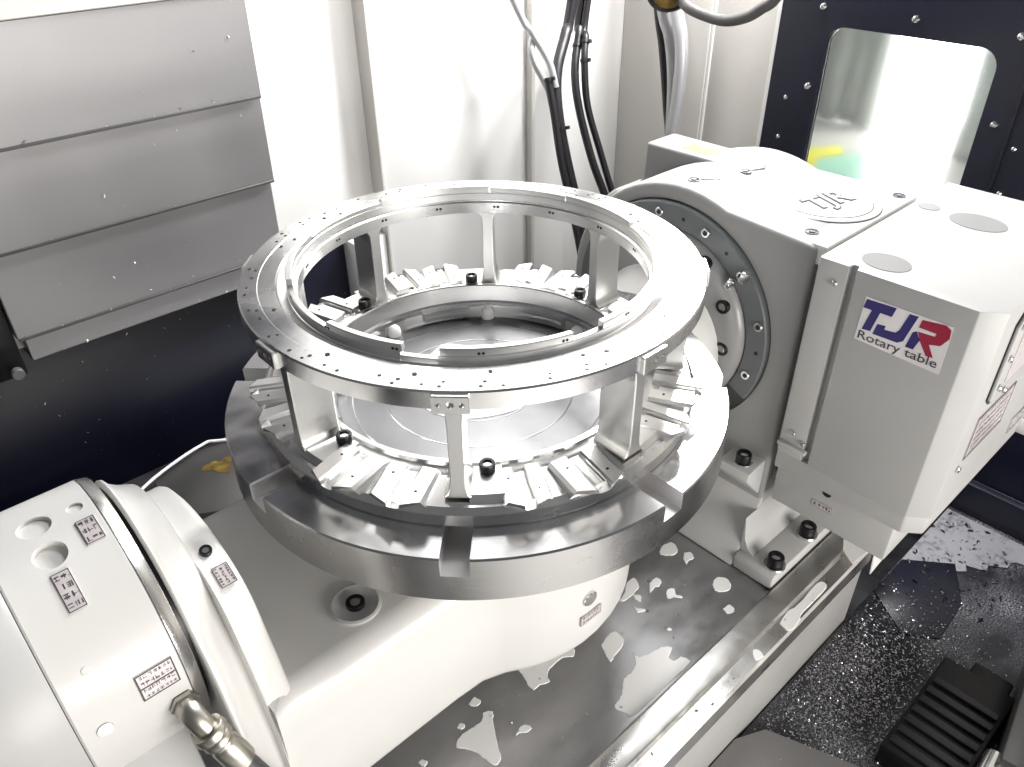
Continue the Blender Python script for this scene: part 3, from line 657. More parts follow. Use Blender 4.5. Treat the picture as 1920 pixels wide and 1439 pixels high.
# right-hand arm of the cradle: behind the faceplate, joins bridge and flange
b = nb(); loft(b, [(0.262, dshape(0.106, -0.110, -0.256)), (0.288, dshape(0.100, -0.085, -0.20)), (0.2944, dshape(0.094, -0.07, -0.13))])
obj('right_arm', b, 'paint', ck, smooth=50)
b = nb(); prism(b, [(0.05, 0.10), (0.272, 0.100), (0.272, -0.100), (0.05, -0.10)], 'Z', -0.25, -0.125, 0.008, 3); obj('right_bridge', b, 'paint', ck)
for (y, z) in [(0.0214, 0.0865), (-0.046, 0.0800), (-0.0995, 0.0445), (-0.1320, -0.0080), (-0.1272, -0.0760)]:
    socket_screw(hs, frame((0.3072, y, z), (-1, 0, 0)), 0.0055, 0.0035, m='chrome')
b = nb()
for (y, z) in [(-0.0128, 0.0860), (-0.1345, -0.0430), (0.055, 0.075), (-0.076, 0.064)]:
    cyl(b, 0.0024, 0, 0.0004, frame((0.3069, y, z), (-1, 0, 0)), 12, 0.0001)
obj('dial_ring_holes', b, 'hole', hs)
for (y, z) in [(-0.0569, 0.0487), (-0.0905, 0.0050), (-0.0980, -0.0500), (0.01, 0.06)]:
    s_ = 0.98
    socket_screw(hs, frame((0.3005 if abs(y) > 0.0 else 0.3, y * s_, z * s_), (-1, 0, 0)), 0.0085, 0.0075)
for (y, z, ry) in ((-0.1065, 0.0475, 0.3), (-0.0905, 0.0335, 0.5)):
    b = nb(); box(b, (0.297, -0.004, -0.007), (0.3065, 0.004, 0.007), 0.0012); xform(b, Matrix.Translation((0, y, z)) @ Matrix.Rotation(ry, 4, 'X')); obj('pointer_clip', b, 'chrome', hs)
# foot: sloping apron in front, bolt ledge at the side
b = nb(); prism(b, [(XF + 0.004, -0.243), (0.2725, -0.332), (0.2700, ZB + 0.0006), (0.62, ZB + 0.0006), (0.62, -0.243)], 'Y', -0.1755, 0.20, 0.003, 2); obj('foot_apron', b, 'paint_grey', hs)
b = nb(); prism(b, [(0.272, ZB + 0.0006), (0.272, -0.322), (0.277, -0.317), (0.45, -0.317), (0.45, ZB + 0.0006)], 'Y', -0.2335, -0.1757, 0.003, 2); obj('foot_ledge', b, 'paint_grey', hs)
b = nb(); prism(b, [(-0.1758, -0.262), (-0.1758, -0.3165), (-0.196, -0.3165), (-0.186, -0.309), (-0.180, -0.297)], 'X', 0.285, 0.45); obj('ledge_fillet', b, 'paint_grey', hs)
for x, y, z in ((0.2925, -0.2225, -0.3165), (0.372, -0.2215, -0.3165)):
    socket_screw(hs, Matrix.Translation((x, y - 0.0, z + 0.0035)), 0.0105, 0.013, washer=0.0035)
b = nb(); prism(b, [(XF + 0.006, -0.186), (0.281, -0.192), (0.279, -0.204), (XF + 0.006, -0.250)], 'Y', -0.170, -0.126, 0.003, 2); obj('foot_boss', b, 'paint_grey', hs)
socket_screw(hs, Matrix.Translation((0.297, -0.1500, -0.1885)), 0.0095, 0.011, washer=0.002)
# rear box and motor dome
b = nb(); prism(b, [(0.04, -0.06), (0.150, -0.02), (0.152, 0.055), (0.140, 0.070), (0.1385, 0.1185), (0.02, 0.1185)], 'X', 0.418, 0.478, 0.005, 3, 20); obj('rear_box', b, 'cast', hs)
b = nb(); prism(b, [(0.05, -0.30), (0.232, -0.30), (0.214, -0.03), (0.190, 0.030), (0.166, 0.054), (0.142, 0.062), (0.05, 0.062)], 'X', 0.385, 0.50, 0.012, 4, 8); obj('rear_flank', b, 'cast', hs)
b = nb(); prism(b, [(0.430, 0.088), (0.455, 0.088), (0.455, 0.040), (0.430, 0.040)], 'Z', 0.1186, 0.1190); obj('yellow_label', b, 'yellow', hs)
b = nb(); lathe(b, [(0, 0.49), (0.1648, 0.49), (0.1648, 0.502), (0.162, 0.516), (0.153, 0.530), (0.137, 0.541), (0.11, 0.547), (0, 0.549)], axis='X', c=(0, 0, ZA), n=96); obj('rear_dome', b, 'housing', hs)
# top deck: round cap with raised lettering, screws and lifting lugs
TD = 0.1022
b = nb(); box(b, (0.3215, -0.183, 0.080), (0.528, -0.052, TD), 0.0015); obj('top_deck', b, 'paint', hs)
CX, CY = 0.432, -0.1195
b = nb(); lathe(b, [(0, TD + 0.0003), (0.0600, TD + 0.0003), (0.0600, TD + 0.0018), (0.0592, TD + 0.0024), (0.0518, TD + 0.0024), (0.0516, TD + 0.0010), (0.0506, TD + 0.0010), (0.0504, TD + 0.0030), (0, TD + 0.0030)], n=96); xform(b, Matrix.Translation((CX, CY, 0))); cap = obj('round_cap', b, 'paint', hs)
b = nb(); lathe(b, [(0.0505, TD + 0.0011), (0.0517, TD + 0.0011), (0.0517, TD + 0.0027), (0.0505, TD + 0.0027)], n=96); xform(b, Matrix.Translation((CX, CY, 0))); obj('cap_groove', b, 'ink', cap, smooth=0)
b = nb(); lathe(b, [(0.0600, TD + 0.0002), (0.0609, TD + 0.0002), (0.0609, TD + 0.0010), (0.0600, TD + 0.0010)], n=96); xform(b, Matrix.Translation((CX, CY, 0))); obj('cap_joint', b, 'ink', cap, smooth=0)
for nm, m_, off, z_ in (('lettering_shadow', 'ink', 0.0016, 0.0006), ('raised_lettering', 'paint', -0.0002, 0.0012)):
    cu = bpy.data.curves.new('t', 'FONT'); cu.body = 'TJR'; cu.size = 0.044; cu.extrude = z_; cu.offset = off; cu.resolution_u = 3; cu.shear = 0.2; cu.space_character = 0.95
    o = bpy.data.objects.new('t', cu); COL.objects.link(o); dg = bpy.context.evaluated_depsgraph_get(); dg.update()
    me = bpy.data.meshes.new_from_object(o.evaluated_get(dg)); t = nb(); t.from_mesh(me)
    bpy.data.objects.remove(o); bpy.data.meshes.remove(me); bpy.data.curves.remove(cu)
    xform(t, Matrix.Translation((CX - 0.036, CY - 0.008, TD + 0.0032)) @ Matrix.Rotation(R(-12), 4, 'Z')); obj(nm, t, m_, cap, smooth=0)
for (x, y), (x2, y2) in (((0.3442, 0.0033), (0.3645, -0.0165)), ((0.4102, -0.0191), (0.4400, -0.0290))):
    dz = lambda y: ZA + 0.165 * math.sqrt(max(0, 1 - (y / 0.165) ** 2)) + 0.0006
    b = nb(); tube(b, [(x, y, dz(y)), (x2, y2, dz(y2) + 0.0004)], 0.0006, 6, 0); tube(b, [(x2, y2, dz(y2) + 0.0004), (x2 + 0.012, y2 + 0.006, dz(y2) + 0.0004)], 0.0006, 6, 0); obj('scribed_mark', b, 'ink', hs)
for x, y in ((0.343, 0.004), (0.413, -0.020), (0.350, -0.052), (0.345, -0.152), (0.512, -0.168)):
    zt = ZA + math.sqrt(0.165 ** 2 - y * y) if y > -0.04 else TD
    b = nb(); lathe(b, [(0, -0.001), (0.0075, -0.001), (0.0075, 0.0012), (0.0062, 0.0012), (0.006, 0.0002), (0.0035, 0.0002), (0.003, 0.0016), (0, 0.0016)], n=24); xform(b, Matrix.Translation((x, y, zt))); obj('cap_plug', b, 'grey', hs)

# ================================================================ label box bolted on the housing
lb = thing('motor_cover', 'big white motor cover box with blue and red logo label', 'cover box', (0.45, -0.27, -0.2))
X0 = 0.300
plan = [(X0 + 0.003, -0.1865), (X0 + 0.0015, -0.1885), (X0 + 0.0015, -0.2185), (X0 + 0.0095, -0.2205), (X0 + 0.0095, -0.2255), (X0, -0.2280), (X0, -0.3445), (X0 + 0.0165, -0.3645), (0.585, -0.3645), (0.605, -0.35), (0.605, -0.1865)]
b = nb(); prism(b, plan, 'Z', -0.1515, 0.1000, 0.0012, 2, 20)
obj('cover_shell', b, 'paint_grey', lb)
b = nb(); prism(b, [(X0 + 0.003, -0.1870), (X0 + 0.003, -0.3440), (X0 + 0.0190, -0.3620), (0.58, -0.3620), (0.58, -0.1870)], 'Z', -0.178, -0.1518, 0.002, 2, 20); obj('lower_collar', b, 'paint_grey', lb)
b = nb(); prism(b, [(X0 + 0.014, -0.1872), (X0 + 0.014, -0.335), (0.57, -0.335), (0.57, -0.1872)], 'Z', -0.238, -0.1782, 0.003, 2, 20); obj('base_block', b, 'paint_grey', lb)
b = nb(); box(b, (X0 - 0.004, -0.2235, -0.1395), (X0 + 0.0042, -0.1880, -0.134), 0.001); obj('lower_ledge', b, 'paint_grey', lb)
for y, z in ((-0.2085, 0.078), (-0.2025, -0.118), (-0.2165, -0.126)):
    b = nb(); cyl(b, 0.0032, 0, 0.003, frame((X0 + 0.0015, y, z), (-1, 0, 0)), 14); obj('cover_screw', b, 'chrome', lb)
for x, y, rx, ry in ((0.503, -0.262, 0.023, 0.030), (0.336, -0.240, 0.020, 0.024), (0.510, -0.205, 0.011, 0.012)):
    b = nb(); lathe(b, [(0, 0.1001), (1, 0.1001), (1, 0.1006), (0, 0.1006)], n=48); xform(b, Matrix.Translation((x, y, 0)) @ Matrix.Diagonal((rx, ry, 1, 1))); obj('round_insert', b, 'cast', lb)
# logo label
lab = [(-0.2433, 0.0768), (-0.3285, 0.0773), (-0.3291, 0.0249), (-0.2422, 0.0283)]
b = nb(); prism(b, lab, 'X', X0 - 0.0006, X0 - 0.0001); lo = obj('logo_label', b, 'film', lb, smooth=0)
LT = [(-0.2449, 0.0745), (-0.2747, 0.0758), (-0.2725, 0.0653), (-0.2608, 0.0651), (-0.2561, 0.0425), (-0.2472, 0.0415), (-0.2524, 0.0648), (-0.2434, 0.0646)]
LJ = [(-0.2878, 0.0748), (-0.2963, 0.0754), (-0.2891, 0.045), (-0.284, 0.0412), (-0.2589, 0.0406), (-0.261, 0.0527), (-0.2693, 0.0537), (-0.2689, 0.0494), (-0.28, 0.0509), (-0.2829, 0.0551)]
LS = [(-0.2953, 0.0579), (-0.2988, 0.0603), (-0.3019, 0.0543), (-0.3039, 0.0536), (-0.3001, 0.0405), (-0.2923, 0.0403)]
LR = [(-0.3004, 0.0736), (-0.3221, 0.0765), (-0.3274, 0.0733), (-0.3284, 0.0643), (-0.3226, 0.0543), (-0.3127, 0.0515), (-0.3197, 0.0397), (-0.3129, 0.0392), (-0.3029, 0.0532), (-0.2999, 0.0604), (-0.3155, 0.0615), (-0.316, 0.0648), (-0.2992, 0.0649)]
for pts, m in ((LT, 'blue'), (LJ, 'blue'), (LS, 'blue'), (LR, 'red')):
    b = nb(); prism(b, pts, 'X', X0 - 0.0009, X0 - 0.0005); obj('logo_letter', b, m, lo, smooth=0)
t = text_bm('Rotary table', 0.0135, 0.00012)
w = max(v.co.x for v in t.verts); xform(t, Matrix.Diagonal((0.081 / w, 1, 1, 1)))
xform(t, Matrix(((0, 0, -1, X0 - 0.0009), (-1, 0, 0, -0.2440), (0, 1, 0, 0.0305), (0, 0, 0, 1)))); obj('logo_caption', t, 'ink', lo, smooth=0)
# plates on the side that faces forward and under the box
YS = -0.3645
b = nb(); prism(b, [(0.352, 0.072), (0.362, 0.082), (0.55, 0.082), (0.55, -0.020), (0.362, -0.020), (0.352, -0.012)], 'Y', YS - 0.004, YS - 0.0002, 0.001); pa = obj('access_plate', b, 'paint_grey', lb)
b = nb(); prism(b, [(0.350, 0.074), (0.361, 0.084), (0.552, 0.084), (0.552, -0.022), (0.361, -0.022), (0.350, -0.013)], 'Y', YS - 0.0012, YS - 0.0001); obj('plate_gasket', b, 'rub', pa)
b = nb(); box(b, (0.375, YS - 0.0048, 0.0), (0.43, YS - 0.0041, 0.06)); obj('foil_sticker', b, 'label', pa)
for x, z in ((0.362, 0.070), (0.362, 0.0), (0.385, -0.013), (0.36, 0.035)):
    b = nb(); cyl(b, 0.0038, 0, 0.003, frame((x, YS - 0.004, z), (0, -1, 0)), 14); obj('cover_screw', b, 'chrome', pa)
name_plate(lb, (0.40, YS - 0.0002, -0.062), (0, -1, 0), (1, 0, 0), 0.10, 0.055, 6, 21)
name_plate(lb, (0.535, YS - 0.0002, -0.128), (0, -1, 0), (1, 0, 0), 0.05, 0.022, 3, 22)
b = nb(); cyl(b, 0.0042, 0, 0.003, frame((0.345, YS, -0.098), (0, -1, 0)), 14); obj('cover_screw', b, 'chrome', lb)
name_plate(lb, (X0 + 0.0138, -0.252, -0.208), (-1, 0, 0), (0, -1, 0), 0.026, 0.0085, 1, 23)
b = nb(); lathe(b, disc_h(0.0055, -0.0005, 0.0008, 0.0002), n=20); xform(b, frame((X0 + 0.0138, -0.254, -0.186), (-1, 0, 0))); obj('blind_hole', b, 'hole', lb)
name_plate(hs, (XF + 0.02, -0.1764, -0.20), (0, -1, 0), (0, 0, 1), 0.045, 0.008, 1, 25)
# pale sheet guard at the end of the bed
sg = thing('chip_guard', 'small bent bright sheet guard at the end of the bed below the cover box', 'guard', (0.45, -0.28, ZB))
b = nb(); prism(b, [(0.3827, -0.2850), (0.397, -0.2640), (0.436, -0.2450), (0.4400, -0.2890)], 'Z', -0.3332, -0.3320); obj('guard_sheet', b, 'wall', sg)
b = nb(); prism(b, [(0.4407, -0.3330), (0.4407, -0.3421), (0.4539, -0.4012), (0.513, -0.3905), (0.462, -0.3330)], 'Y', -0.2905, -0.2890); obj('guard_flap', b, 'wall', sg)
b = nb(); prism(b, [(0.466, -0.312), (0.4635, -0.3332), (0.479, -0.3332)], 'Y', -0.2885, -0.2875); obj('guard_spike', b, 'wall', sg)
b = nb(); prism(b, [(0.480, -0.262), (0.510, -0.262), (0.512, -0.300), (0.482, -0.296)], 'Z', -0.336, -0.3335); obj('guard_bracket', b, 'rail', sg)

# ================================================================ coolant puddles on the bed, their bright reflection painted in as white
PUD = {
'large ragged white puddle beside the edge rail': [(0.0728, -0.1745), (0.0742, -0.1844), (0.0925, -0.1912), (0.1038, -0.193), (0.1126, -0.2023), (0.099, -0.2076), (0.1004, -0.2158), (0.1102, -0.2174), (0.1127, -0.2273), (0.1009, -0.2297), (0.0174, -0.2293), (0.0064, -0.2205), (0.0034, -0.2087), (0.0155, -0.2047), (0.0247, -0.2007), (0.0387, -0.1914), (0.0529, -0.1915), (0.0653, -0.1864)],
'leaf shaped puddle between the hub and the large ragged puddle': [(0.0531, -0.1421), (0.0746, -0.1389), (0.0818, -0.1427), (0.0787, -0.1554), (0.0683, -0.1616), (0.0551, -0.1632), (0.0441, -0.1659), (0.0464, -0.1568)],
'grey puddle half under the lower edge of the cradle': [(-0.0424, -0.0958), (-0.001, -0.1002), (0.0205, -0.1152), (0.0265, -0.1243), (0.0175, -0.1315), (0.0073, -0.1236), (-0.014, -0.124), (-0.0237, -0.1298), (-0.0267, -0.1367), (-0.0375, -0.1315), (-0.0464, -0.1318), (-0.0481, -0.1232), (-0.0437, -0.1111)],
'boot shaped puddle at the bottom edge of the photo': [(-0.1067, -0.1135), (-0.0987, -0.1195), (-0.1066, -0.13), (-0.1171, -0.1462), (-0.1285, -0.1662), (-0.1386, -0.1675), (-0.141, -0.1559), (-0.1434, -0.1413), (-0.1542, -0.1258), (-0.1442, -0.1182), (-0.1253, -0.1199), (-0.1146, -0.1196)],
'branching puddle touching the hub of the cradle': [(0.1204, -0.1134), (0.1365, -0.1085), (0.1496, -0.1003), (0.1623, -0.1017), (0.1565, -0.115), (0.1415, -0.1193), (0.1462, -0.1257), (0.1389, -0.1327), (0.1364, -0.1265), (0.1387, -0.1187), (0.1253, -0.1181)],
'mushroom shaped drop near the hub': [(0.1697, -0.1212), (0.1833, -0.1206), (0.1843, -0.1287), (0.1755, -0.1328), (0.1701, -0.1298), (0.1609, -0.1314), (0.1604, -0.1289)],
'drop with a tail in the middle of the dark bed': [(0.1748, -0.1445), (0.1819, -0.1438), (0.1856, -0.1497), (0.18, -0.1554), (0.1842, -0.1621), (0.1804, -0.1637), (0.1757, -0.1573), (0.168, -0.1533), (0.169, -0.1491)],
'pear shaped drop beside the foot of the housing': [(0.2452, -0.1186), (0.253, -0.1246), (0.2466, -0.1333), (0.2378, -0.1317), (0.2308, -0.1339), (0.2354, -0.1251)],
'small hooked drop below the branching puddle': [(0.127, -0.1315), (0.1285, -0.1376), (0.1336, -0.1435), (0.1295, -0.1454), (0.1225, -0.1397)],
'large round white drop near the corner of the foot': [(0.2272, -0.1772), (0.2392, -0.1739), (0.2461, -0.1783), (0.2486, -0.1869), (0.2434, -0.1944), (0.2335, -0.1974), (0.2255, -0.1928), (0.2221, -0.1847)],
'small round white drop next to the edge rail': [(0.2043, -0.2097), (0.2152, -0.2106), (0.2139, -0.2206), (0.2027, -0.2193)],
'round drop just under the faceplate rim': [(0.2226, -0.0951), (0.2353, -0.0911), (0.2479, -0.0951), (0.2466, -0.1063), (0.2368, -0.1129), (0.2262, -0.1075), (0.2205, -0.0998)],
'comma shaped drop right of the boot shaped puddle': [(-0.099, -0.158), (-0.0884, -0.1543), (-0.0815, -0.1575), (-0.0811, -0.164), (-0.0878, -0.1636), (-0.0935, -0.1597)],
'tiny oval drop above the large ragged puddle': [(0.1288, -0.1808), (0.1327, -0.1816), (0.1332, -0.1857), (0.1289, -0.1846)],
'round drop above the boot shaped puddle': [(-0.112, -0.0949), (-0.102, -0.0925), (-0.0995, -0.1004), (-0.1046, -0.1033), (-0.1112, -0.1002)],
'small round drop left of the boot shaped puddle': [(-0.1396, -0.108), (-0.1338, -0.1061), (-0.1318, -0.1118), (-0.1377, -0.1133)],
'lone drop beside the cradle edge at the very bottom': [(-0.1945, -0.1115), (-0.1898, -0.111), (-0.1869, -0.1172), (-0.1926, -0.1193)],
}
RPUD = {
'long white splash on the rail below the bolted foot': [(0.237, -0.2698), (0.2593, -0.2661), (0.2814, -0.2694), (0.33, -0.268), (0.33, -0.280), (0.2739, -0.2798), (0.2576, -0.2836), (0.2353, -0.2840)],
'small three sided splash on the edge rail': [(0.1801, -0.2689), (0.1852, -0.273), (0.182, -0.2825), (0.1699, -0.2793)],
'thin pointed splash on the edge rail': [(0.0912, -0.27), (0.0977, -0.2739), (0.0976, -0.2807), (0.0869, -0.2731)],
'cream heart shaped splash on the edge rail': [(0.0477, -0.2674), (0.0641, -0.2692), (0.0643, -0.2739), (0.0591, -0.2766), (0.0583, -0.2830), (0.0431, -0.2813)],
}
def puddle(label, pts, z):
    b = nb(); cx = sum(p[0] for p in pts) / len(pts); cy = sum(p[1] for p in pts) / len(pts)
    sm = smoothpath([(x, y, 0) for x, y in pts + pts[:1]], 4)[:-1]
    rn = random.Random(len(label)); out = []
    for p in sm:
        j = 0.0006; out.append(Vector((p.x + rn.uniform(-j, j), p.y + rn.uniform(-j, j))))
    n = len(out); rings = []
    for d, h in ((0, 0.0), (0.00015, 0.0004), (0.0005, 0.0007)):
        ring = []
        for i in range(n):
            e = (out[(i + 1) % n] - out[i - 1]).normalized(); nn = Vector((e.y, -e.x))
            if (out[i] - Vector((cx, cy))).dot(nn) < 0 and False: nn = -nn
            ring.append(out[i] + nn * d * sgn(pts))
        rings.append([b.verts.new((q.x, q.y, z + 0.0003 + h)) for q in ring])
    for i in range(2):
        for k in range(n): b.faces.new((rings[i][k], rings[i][(k + 1) % n], rings[i + 1][(k + 1) % n], rings[i + 1][k]))
    f = b.faces.new(rings[2]); bmesh.ops.triangulate(b, faces=[f])
    o = obj('coolant_puddle', b, 'coolant', smooth=0); tag(o, label, 'puddle', 'coolant puddles')
def sgn(pts):
    a = sum(pts[i - 1][0] * pts[i][1] - pts[i][0] * pts[i - 1][1] for i in range(len(pts)))
    return -1 if a > 0 else 1
for k, v in PUD.items(): puddle(k, v, ZB)
for k, v in RPUD.items(): puddle(k, v, -0.3415)

# ================================================================ cables and hoses
def cable(name, label, cat, pts, r, m, ties=(), group=None, seg=12):
    P = [Vector(p) for p in pts]; t = thing(name, label, cat, P[-1], group)
    b = nb(); tube(b, P, r, seg); obj('sheath', b, m, t)
    Q = smoothpath(P, 8)
    for u in ties:
        i = min(int(u * (len(Q) - 1)), len(Q) - 2); d = (Q[i + 1] - Q[i]).normalized()
        b = nb(); lathe(b, [(r * 0.9, -0.003), (r * 1.22, -0.003), (r * 1.22, 0.003), (r * 0.9, 0.003)], n=16)
        box(b, (r * 1.0, -0.003, -0.003), (r * 1.9, 0.003, 0.003), 0.0008, 1); xform(b, frame(Q[i], d, (0.3, -1, 0))); obj('cable_tie', b, 'rub', t)
    return t
g = 'black cables hanging in front of the back wall'
top = lambda p, dx=0.05, dz=0.5: [(p[0][0] + dx * 2, p[0][1], p[0][2] + dz)] + p
cable('machine_cable', 'thickest black cable hanging left of the thinner black cables', 'cable', top([(0.7027, 0.55, 0.2257), (0.6679, 0.5312, 0.1711), (0.6245, 0.5094, 0.1184), (0.6041, 0.4875, 0.062), (0.5985, 0.4594, -0.0163), (0.6024, 0.425, -0.1193), (0.5973, 0.4031, -0.1856), (0.607, 0.4, -0.255), (0.62, 0.40, -0.45)]), 0.0096, 'rub', (0.50, 0.72), g)
cable('machine_cable', 'middle black cable hanging between the thickest and the rightmost one', 'cable', top([(0.7424, 0.565, 0.2199), (0.7178, 0.5469, 0.1624), (0.6871, 0.5257, 0.1057), (0.6779, 0.5046, 0.0446), (0.6878, 0.4744, -0.0509), (0.7081, 0.4532, -0.1247), (0.7225, 0.4321, -0.2008), (0.74, 0.42, -0.45)]), 0.0074, 'rub', (0.3,), g)
cable('machine_cable', 'rightmost thin black cable hanging in front of the white wall', 'cable', top([(0.743, 0.550, 0.2209), (0.7151, 0.528, 0.1553), (0.6976, 0.512, 0.1142), (0.6941, 0.4967, 0.043), (0.7085, 0.4704, -0.0445), (0.7245, 0.4485, -0.1224), (0.7444, 0.4267, -0.2058), (0.76, 0.42, -0.45)]), 0.0064, 'rub', (0.27, 0.36), g)
cable('machine_cable', 'dark grey cable tied along the left of the thickest black cable', 'cable', [(0.596, 0.5031, 0.1062), (0.5915, 0.4813, 0.0471), (0.5845, 0.4562, -0.022), (0.5865, 0.4281, -0.1053), (0.587, 0.4031, -0.1823), (0.5963, 0.4, -0.2512), (0.61, 0.4, -0.45)], 0.0070, 'rub', (0.02,), g)
cable('air_tube', 'grey tube slanting down from the upper left into the black cables', 'tube', [(0.36, 0.575, 0.60), (0.548, 0.545, 0.2412), (0.5808, 0.5254, 0.1793), (0.6043, 0.5094, 0.1323), (0.6069, 0.4952, 0.0922)], 0.0064, 'tube', (), 'grey tubes joining the black cables')
cable('air_tube', 'grey tube with a rounded elbow crossing behind the slanting tube', 'tube', [(0.80, 0.57, 0.52), (0.6476, 0.555, 0.2294), (0.6009, 0.5384, 0.1834), (0.5782, 0.5278, 0.158), (0.5791, 0.5194, 0.1348), (0.597, 0.5052, 0.0922), (0.5991, 0.4946, 0.0616)], 0.0068, 'tube', (), 'grey tubes joining the black cables')
X = 0.86
cable('coolant_hose', 'left grey hose hanging on the side wall behind the housing', 'hose', [(X, 0.55, 0.5), (X, 0.4765, 0.2117), (X, 0.4487, 0.1468), (X, 0.4318, 0.0732), (X, 0.4242, -0.0263), (X, 0.4202, -0.0787), (X, 0.418, -0.3)], 0.0115, 'tube', (), 'grey hoses on the side wall')
cable('coolant_hose', 'right grey hose bowing outward on the side wall behind the housing', 'hose', [(X - 0.012, 0.50, 0.5), (X - 0.012, 0.4345, 0.216), (X - 0.012, 0.4161, 0.1602), (X - 0.012, 0.4085, 0.1153), (X - 0.012, 0.408, 0.0484), (X - 0.014, 0.412, -0.0315), (X - 0.014, 0.414, -0.0728), (X - 0.014, 0.414, -0.3)], 0.0125, 'tube', (), 'grey hoses on the side wall')
cable('rubber_cable', 'flat black cable left of the grey hoses on the side wall', 'cable', [(X + 0.01, 0.55, 0.5), (X + 0.01, 0.492, 0.2107), (X + 0.01, 0.4687, 0.1252), (X + 0.01, 0.4458, 0.0209), (X + 0.01, 0.4294, -0.07), (X + 0.01, 0.42, -0.3)], 0.010, 'rub')
nz = thing('lamp_head', 'round black lamp head with yellowish face at the top of the photo', 'lamp', (0.70, 0.337, 0.247))
f = frame((0.70, 0.337, 0.250), (-0.62, -0.55, -0.42))
b = nb(); lathe(b, [(0, -0.05), (0.025, -0.05), (0.034, -0.03), (0.036, 0.0), (0.032, 0.003), (0.029, 0.0), (0, 0.0)], n=40); xform(b, f); obj('lamp_body', b, 'rub', nz)
b = nb(); lathe(b, [(0, 0.0004), (0.0285, 0.0004), (0.024, 0.004), (0, 0.006)], n=40); xform(b, f); obj('lamp_face', b, 'rust', nz)
cable('arched_hose', 'dark hose arching down across the top edge right of the lamp head', 'hose', [(0.71, 0.3202, 0.2412), (0.70, 0.2982, 0.2327), (0.70, 0.2665, 0.2248), (0.70, 0.2265, 0.2219), (0.70, 0.1902, 0.2314), (0.70, 0.1657, 0.2465), (0.70, 0.1467, 0.2626), (0.70, 0.12, 0.32), (0.70, 0.11, 0.5)], 0.0085, 'gun')

# ================================================================ chip tray with swarf, lower right
tr = thing('chip_tray', 'dark steel chip tray full of bright swarf beside the bed', 'tray', (0.55, -0.4, -0.6))
b = nb(); box(b, (-0.75, -1.3, -0.520), (0.90, -0.2815, -0.500), 0.001); obj('tray_floor', b, 'tray', tr)
b = nb(); prism(b, [(0.60, -0.283), (0.79, -0.283), (0.79, -0.44)] + [(0.775 - 0.175 * k / 16 + 0.005 * math.sin(k * 5.1), -0.438 + 0.130 * k / 16 + 0.008 * math.sin(k * 2.3)) for k in range(17)], 'Z', -0.4998, -0.4980); obj('pale_deck', b, 'smeared', tr)
b = nb(); prism(b, [(0.528, -0.283), (0.62, -0.283), (0.672, -0.345), (0.60, -0.385), (0.511, -0.390), (0.481, -0.349)], 'Z', -0.4998, -0.4975, 0.001); obj('dark_pit_sheet', b, 'navy', tr)  # flat navy sheet drawn in place of a shallow dark pit
b = nb(); prism(b, [(-0.10, -0.281), (0.165, -0.281), (0.205, -0.300), (0.255, -0.43), (0.20, -0.60), (-0.2, -0.6), (-0.2, -0.281)], 'Z', -0.4998, -0.492, 0.002); obj('bright_deck', b, 'cover', tr)
b = nb(); box(b, (0.80, -1.3, -0.4998), (0.815, 0.2, -0.44), 0.002); obj('tray_lip', b, 'navy', tr)
b = nb(); box(b, (-1.3, -1.25, -0.4998), (0.05, -0.42, -0.47), 0.002); obj('bounce_deck', b, 'wall', tr)  # white sheet mostly out of view, added for the aluminium to reflect
cv = thing('screw_conveyor', 'black ribbed conveyor cover in the chip tray at the lower right corner', 'conveyor', (0.40, -0.46, -0.5))
f = Matrix.Translation((0.40, -0.448, 0)) @ Matrix.Rotation(R(0), 4, 'Z')
b = nb(); box(b, (-0.13, -0.055, -0.4995), (0.055, 0.035, -0.462), 0.003); xform(b, f); obj('conveyor_body', b, 'blk', cv)
for i in range(7):
    b = nb(); x = -0.12 + i * 0.020; box(b, (x, -0.05, -0.4618), (x + 0.011, 0.030, -0.457), 0.0015); xform(b, f); obj('rib', b, 'rub', cv)
b = nb(); box(b, (0.056, -0.045, -0.4995), (0.085, 0.005, -0.472), 0.003); xform(b, f); obj('bearing_block', b, 'blk', cv)
b = nb(); cyl(b, 0.012, 0, 0.09, frame((0.345, -0.515, -0.452), (-1, -0.05, 0)), 24); obj('end_shaft', b, 'chrome', cv)
rg = thing('rail_guard', 'dark rail guard with pale edge along the lower right border', 'guard', (0.5, -0.53, -0.5))
b = nb(); prism(b, [(0.33, -0.520), (0.72, -0.462), (0.73, -0.52), (0.34, -0.60)], 'Z', -0.4995, -0.43, 0.003); obj('guard_body', b, 'gun', rg)
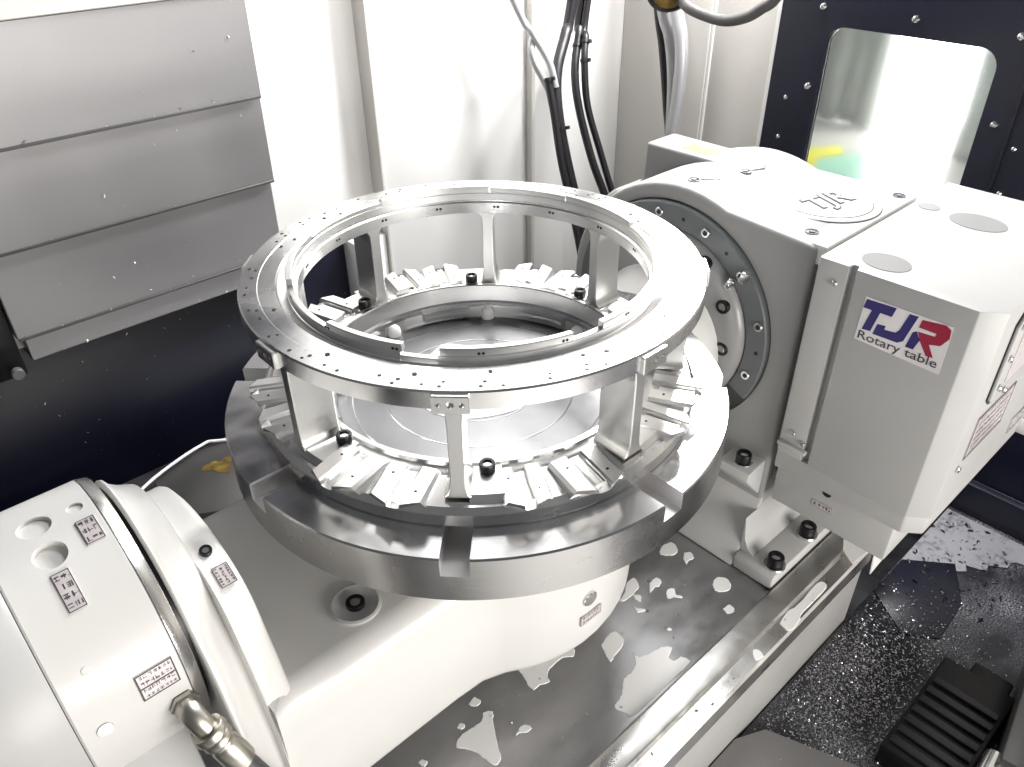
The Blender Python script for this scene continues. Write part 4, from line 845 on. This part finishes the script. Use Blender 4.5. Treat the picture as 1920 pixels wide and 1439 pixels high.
b = nb(); prism(b, [(0.33, -0.545), (0.72, -0.487), (0.72, -0.52), (0.33, -0.60)], 'Z', -0.4298, -0.424, 0.001); obj('guard_edge', b, 'wall_b', rg)

def scatter(n, fn): return [fn() for _ in range(n)]
U = random.uniform; G = random.gauss
def trayp():
    while True:
        x, y = G(0.36, 0.085), G(-0.335, 0.055)
        if 0.16 < x < 0.62 and -0.60 < y < -0.287: return ((x, y, -0.4985 + abs(G(0, 0.003))), (0, 0, 1))
sc = scatter(6000, trayp) + scatter(500, lambda: ((U(0.2, 0.85), U(-0.55, -0.29), -0.4985), (0, 0, 1)))
chips('swarf_pile', 'glittering aluminium swarf heaped on the dark tray', sc, 0.0011)
chips('dark_swarf', 'dark oily swarf on the pale corner of the tray', scatter(160, lambda: ((U(0.58, 0.78), U(-0.42, -0.285), -0.4978), (0, 0, 1))), 0.003, m='blk')
sc = []
for z in (0.155, 0.028, -0.095, -0.134):
    y = {0.155: 0.5915, 0.028: 0.5995, -0.095: 0.6075, -0.134: 0.6155}[z]
    sc += [((U(-0.3, 0.09), y - 0.001, z + U(0, 0.004)), (0, -1, 0.3)) for _ in range(16 if z < -0.05 else 7)]
sc += [((U(-0.3, 0.09), 0.5990, U(-0.09, 0.25)), (0, -1, 0.2)) for _ in range(26)]
sc = [(Vector(p) if p[1] != 0.5990 else Vector((p[0], 0.5912 if p[2] > 0.152 else (0.5992 if p[2] > 0.0245 else 0.6072), p[2])), n_) for p, n_ in sc]
chips('cover_chips', 'tiny bright chips stuck on the grey way cover', sc, 0.0016)
sc = scatter(70, lambda: ((U(-0.35, 0.22), 0.6475, U(-0.42, -0.14)), (0, -1, 0)))
chips('wall_chips', 'tiny bright chips on the dark navy lower sheet', sc, 0.0013)
sc = scatter(90, lambda: ((U(-0.2, 0.26), U(-0.232, -0.10), ZB + 0.0003), (0, 0, 1))) + scatter(25, lambda: ((U(-0.1, 0.4), U(-0.28, -0.27), -0.341), (0, 0, 1)))
chips('bed_chips', 'small bright chips strewn on the steel bed', sc, 0.0013)
